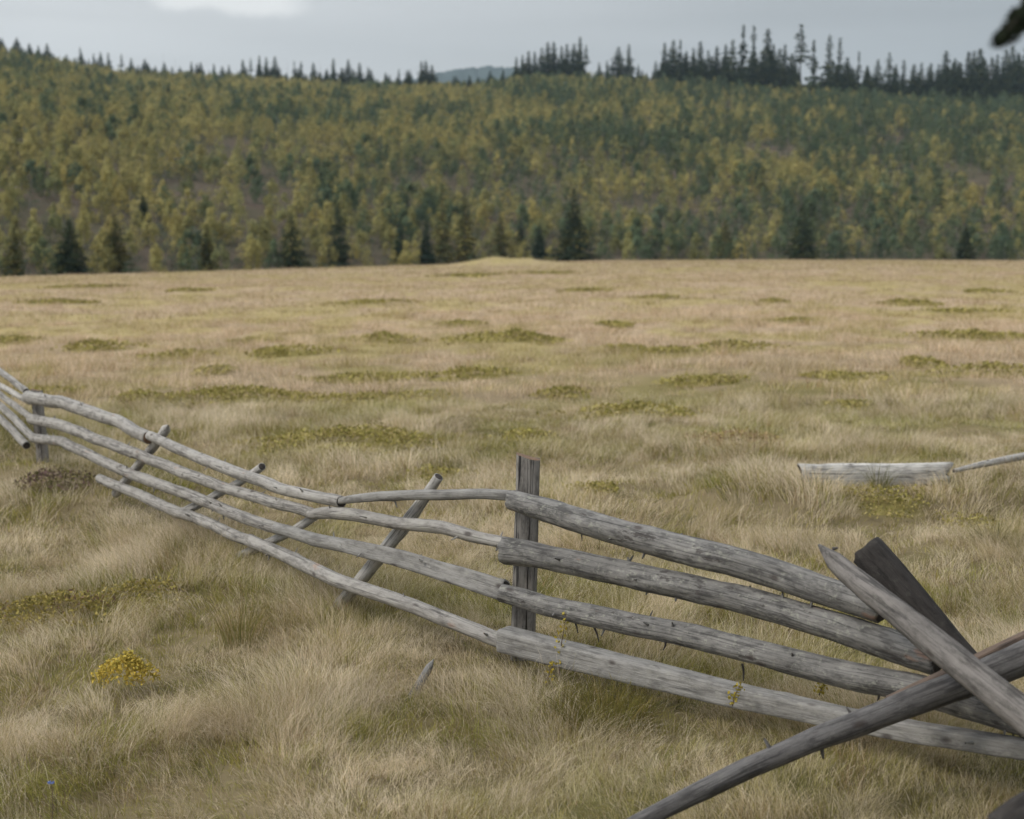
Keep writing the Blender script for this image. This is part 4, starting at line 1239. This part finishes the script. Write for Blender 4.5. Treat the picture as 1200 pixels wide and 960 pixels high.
# a greener belt runs down from the dip of the ridge
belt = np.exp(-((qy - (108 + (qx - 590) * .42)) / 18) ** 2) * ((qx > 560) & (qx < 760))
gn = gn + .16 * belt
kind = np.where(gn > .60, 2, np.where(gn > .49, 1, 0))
hts = rg.uniform(.72, 1.22, len(P3)) * np.interp(P3[:, 1], [120, 200, 420, 600, 690], [3.3, 4.3, 5.9, 6.1, 4.8]) * (1 + .12 * (kind == 2)) * (.85 + .3 * dens)
order = np.argsort(P3[:, 1] / hts)
meshes = {(k, i): np_mesh('birch_tree', *near_v[k][i][:2], col=near_v[k][i][2], mats=[M_birch]) for k in KINDS for i in range(4)}
labels = {'yellow': 'yellowing young birch on the lower slope behind the meadow edge', 'olive': 'olive leaved young birch on the lower slope behind the meadow edge', 'green': 'deep green young tree on the lower slope behind the meadow edge'}
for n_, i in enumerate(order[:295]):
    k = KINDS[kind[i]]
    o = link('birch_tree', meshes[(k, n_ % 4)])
    o.location = P3[i] - np.array([0, 0, .1])
    s_ = hts[i] / 7.0
    o.scale = (s_ * rg.uniform(.85, 1.15), s_ * rg.uniform(.85, 1.15), s_)
    o.rotation_euler = (0, 0, rg.uniform(0, 6.28))
    tag(o, labels[k], 'tree', {'yellow': 'yellow birches of the lower slope', 'olive': 'olive birches of the lower slope', 'green': 'green trees of the lower slope'}[k])
Vs, Qs, Cs, nv = [], [], [], 0
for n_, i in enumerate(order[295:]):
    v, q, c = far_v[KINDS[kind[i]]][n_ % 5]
    a = rg.uniform(0, 6.28); s_ = hts[i] / 7.0; wx = s_ * rg.uniform(.85, 1.2)
    R_ = np.array([[math.cos(a) * wx, -math.sin(a) * wx, 0], [math.sin(a) * wx, math.cos(a) * wx, 0], [0, 0, s_]])
    Vs.append((v @ R_.T + P3[i]).astype(np.float32)); Qs.append(q + nv); Cs.append((c * rg.uniform(.84, 1.16)).astype(np.float32)); nv += len(v)
# added low bushes, dark to stand in for the shade between the trees
low_v = [birch_arrays(rg, 'green', 110) for _ in range(5)]
bp = []
for Y in np.arange(124, 700, 3.9):
    nx = int(0.84 * Y / 3.9)
    bp.append(np.stack([(np.arange(nx) - nx / 2) * 3.9 + rg.uniform(-1.9, 1.9, nx), Y + rg.uniform(-1.9, 1.9, nx)], 1))
bp = np.concatenate(bp)
bpx = 600 + F * bp[:, 0] / bp[:, 1]
bk = (bp[:, 1] > np.interp(bpx, E_PX, E_Y) + 7) & (bp[:, 1] < np.interp(bpx, R_PX, R_Y)) & (rg.uniform(0, 1, len(bp)) < .85)
bp = bp[bk]
B3 = np.stack([bp[:, 0], bp[:, 1], H(bp[:, 0], bp[:, 1])], 1)
bqx, bqy = to_px(B3)
bk = np.ones(len(B3), bool)
for (bx, by, bw, bh) in BARE:
    bk &= ~((((bqx - bx) / bw) ** 2 + ((bqy - by) / bh) ** 2 < 1) & (rg.uniform(0, 1, len(B3)) < .8))
for n_, p_ in enumerate(B3[bk]):
    v, q, c = low_v[n_ % 5]
    a = rg.uniform(0, 6.28); s_ = rg.uniform(1.3, 2.6) / 7.0; wx = s_ * rg.uniform(1.4, 2.0)
    R_ = np.array([[math.cos(a) * wx, -math.sin(a) * wx, 0], [math.sin(a) * wx, math.cos(a) * wx, 0], [0, 0, s_]])
    Vs.append((v @ R_.T + p_).astype(np.float32)); Qs.append(q + nv); Cs.append((c * rg.uniform(.5, 1.15)).astype(np.float32)); nv += len(v)
me = np_mesh('birch_wood', np.concatenate(Vs), quads=np.concatenate(Qs), col=np.concatenate(Cs), mats=[M_wood_far])
tag(link('birch_wood', me), 'mass of yellow and green young trees covering the upper hillside', 'wood', kind='stuff')
print('trees', len(P3))
del Vs, Qs, Cs

# ------------------------------------------------------------------ the spruce overhanging the right corner
def near_spruce():
    rg = np.random.default_rng(5)
    base = Vector((3.05, 2.75, GZ))
    r = empty('spruce_tree', base)
    tag(r, 'blurred near spruce whose dark branch tip hangs into the top right corner', 'tree')
    tv, tq = trunk_geo(9.0, .17, 12, 10)
    link('trunk', np_mesh('trunk', tv, quads=tq, mats=[M_trunk], smooth=True)).parent = r
    P, S, C = [], [], []
    BV, BQ, nb = [], [], 0
    def bough(p0, p1, sag, spread, cs=.045, thick=1):
        nonlocal nb
        n = 26
        t = np.linspace(0.12, 1, n)[:, None]
        p0, p1 = np.array(p0), np.array(p1)
        ax = p0 + (p1 - p0) * t; ax[:, 2] -= (sag * np.sin(np.pi * t))[:, 0]
        d = (p1 - p0); ln = np.linalg.norm(d); d = d / ln
        sd = np.cross(d, [0, 0, 1.0]); sd /= np.linalg.norm(sd)
        BV.append(np.concatenate([ax + sd * .008, ax - sd * .008 + np.array([0, 0, .01])])); 
        BQ.append(np.array([(i, i + 1, n + i + 1, n + i) for i in range(n - 1)]) + nb); nb += 2 * n
        for k in range(n):
            wdt = spread * (1 - .8 * float(t[k, 0])) + (.03 if thick == 1 else .012)
            m = int(10 + 130 * wdt) * thick
            u = rg.uniform(-1, 1, m)
            pts = ax[k] + sd * (u * wdt)[:, None] + d * (np.abs(u) * wdt * .6)[:, None] + rg.normal(0, (.012 if thick == 1 else .004), (m, 3))
            pts[:, 2] -= np.abs(u) * wdt * .35
            P.append(pts); S.append(np.full(m, cs)); C.append(np.tile(np.array([[.028, .036, .024]]) * rg.uniform(.7, 1.3), (m, 1)))
    tip = at(1177, 43, 2.0) - base
    knee = at(1236, -30, 2.05) - base
    bough((0, 0, 3.0), tuple(knee), -.05, .02, .02, 3)
    bough(tuple(knee), tuple(tip), .0, .006, .013, 5)
    bough(tuple(at(1262, -22, 2.1) - base), tuple(at(1210, 14, 2.0) - base), .0, .008, .014, 5)
    for k in range(430):  # unseen boughs, added long and dense to shade the right corner
        z = rg.uniform(.35, 8.3); a = rg.uniform(0, 6.28)
        ln = 3.1 * (1 - (z / 9.6) ** 1.6) * rg.uniform(.8, 1.1)
        e = np.array([math.cos(a) * ln, math.sin(a) * ln, z - .28 * ln])
        # this side of the crown is thin: only the one low tip hangs over the meadow view
        bad = False
        for f in (.4, .7, 1.0, 1.15):
            q_ = np.array([[base.x + e[0] * f, base.y + e[1] * f, base.z + z + (e[2] - z) * f]])
            if q_[0, 1] > .3:
                u_, v_ = to_px(q_)
                r_ = F * .56 / q_[0, 1]
                if u_[0] < 1200 + r_ and -r_ < v_[0] < 960 + r_: bad = True
        if bad: continue
        bough((0, 0, z), e, .05, .42)
    P = np.concatenate(P); S = np.concatenate(S); C = np.concatenate(C)
    V, q = cards(P, S * rg.uniform(.7, 1.3, len(S)), rg, .6, .5)
    link('crown', np_mesh('crown', V, quads=q, col=np.repeat(C, 4, 0), mats=[M_spruce])).parent = r
    bv = np.concatenate(BV)
    link('branches', np_mesh('branches', bv, quads=np.concatenate(BQ), mats=[M_trunk])).parent = r
near_spruce()

# ------------------------------------------------------------------ thin blue air over the valley
def haze():
    x0, x1, y0, y1, z0, z1 = -1700, 1700, -60, 3050, -95, 420
    V = np.array([(x, y, z) for z in (z0, z1) for y in (y0, y1) for x in (x0, x1)], float)
    q = [(0, 2, 3, 1), (4, 5, 7, 6), (0, 1, 5, 4), (2, 6, 7, 3), (0, 4, 6, 2), (1, 3, 7, 5)]
    m, N, L = new_mat('haze air')
    out = N('ShaderNodeOutputMaterial'); v = N('ShaderNodeVolumePrincipled')
    v.inputs['Color'].default_value = (0.62, 0.80, 0.95, 1)
    v.inputs['Density'].default_value = HAZE
    L(v.outputs[0], out.inputs['Volume'])
    tag(link('haze', np_mesh('haze', V, quads=q, mats=[m])), 'thin bluish air in front of the far hillside', 'haze', kind='stuff')
HAZE = 0.00011
haze()
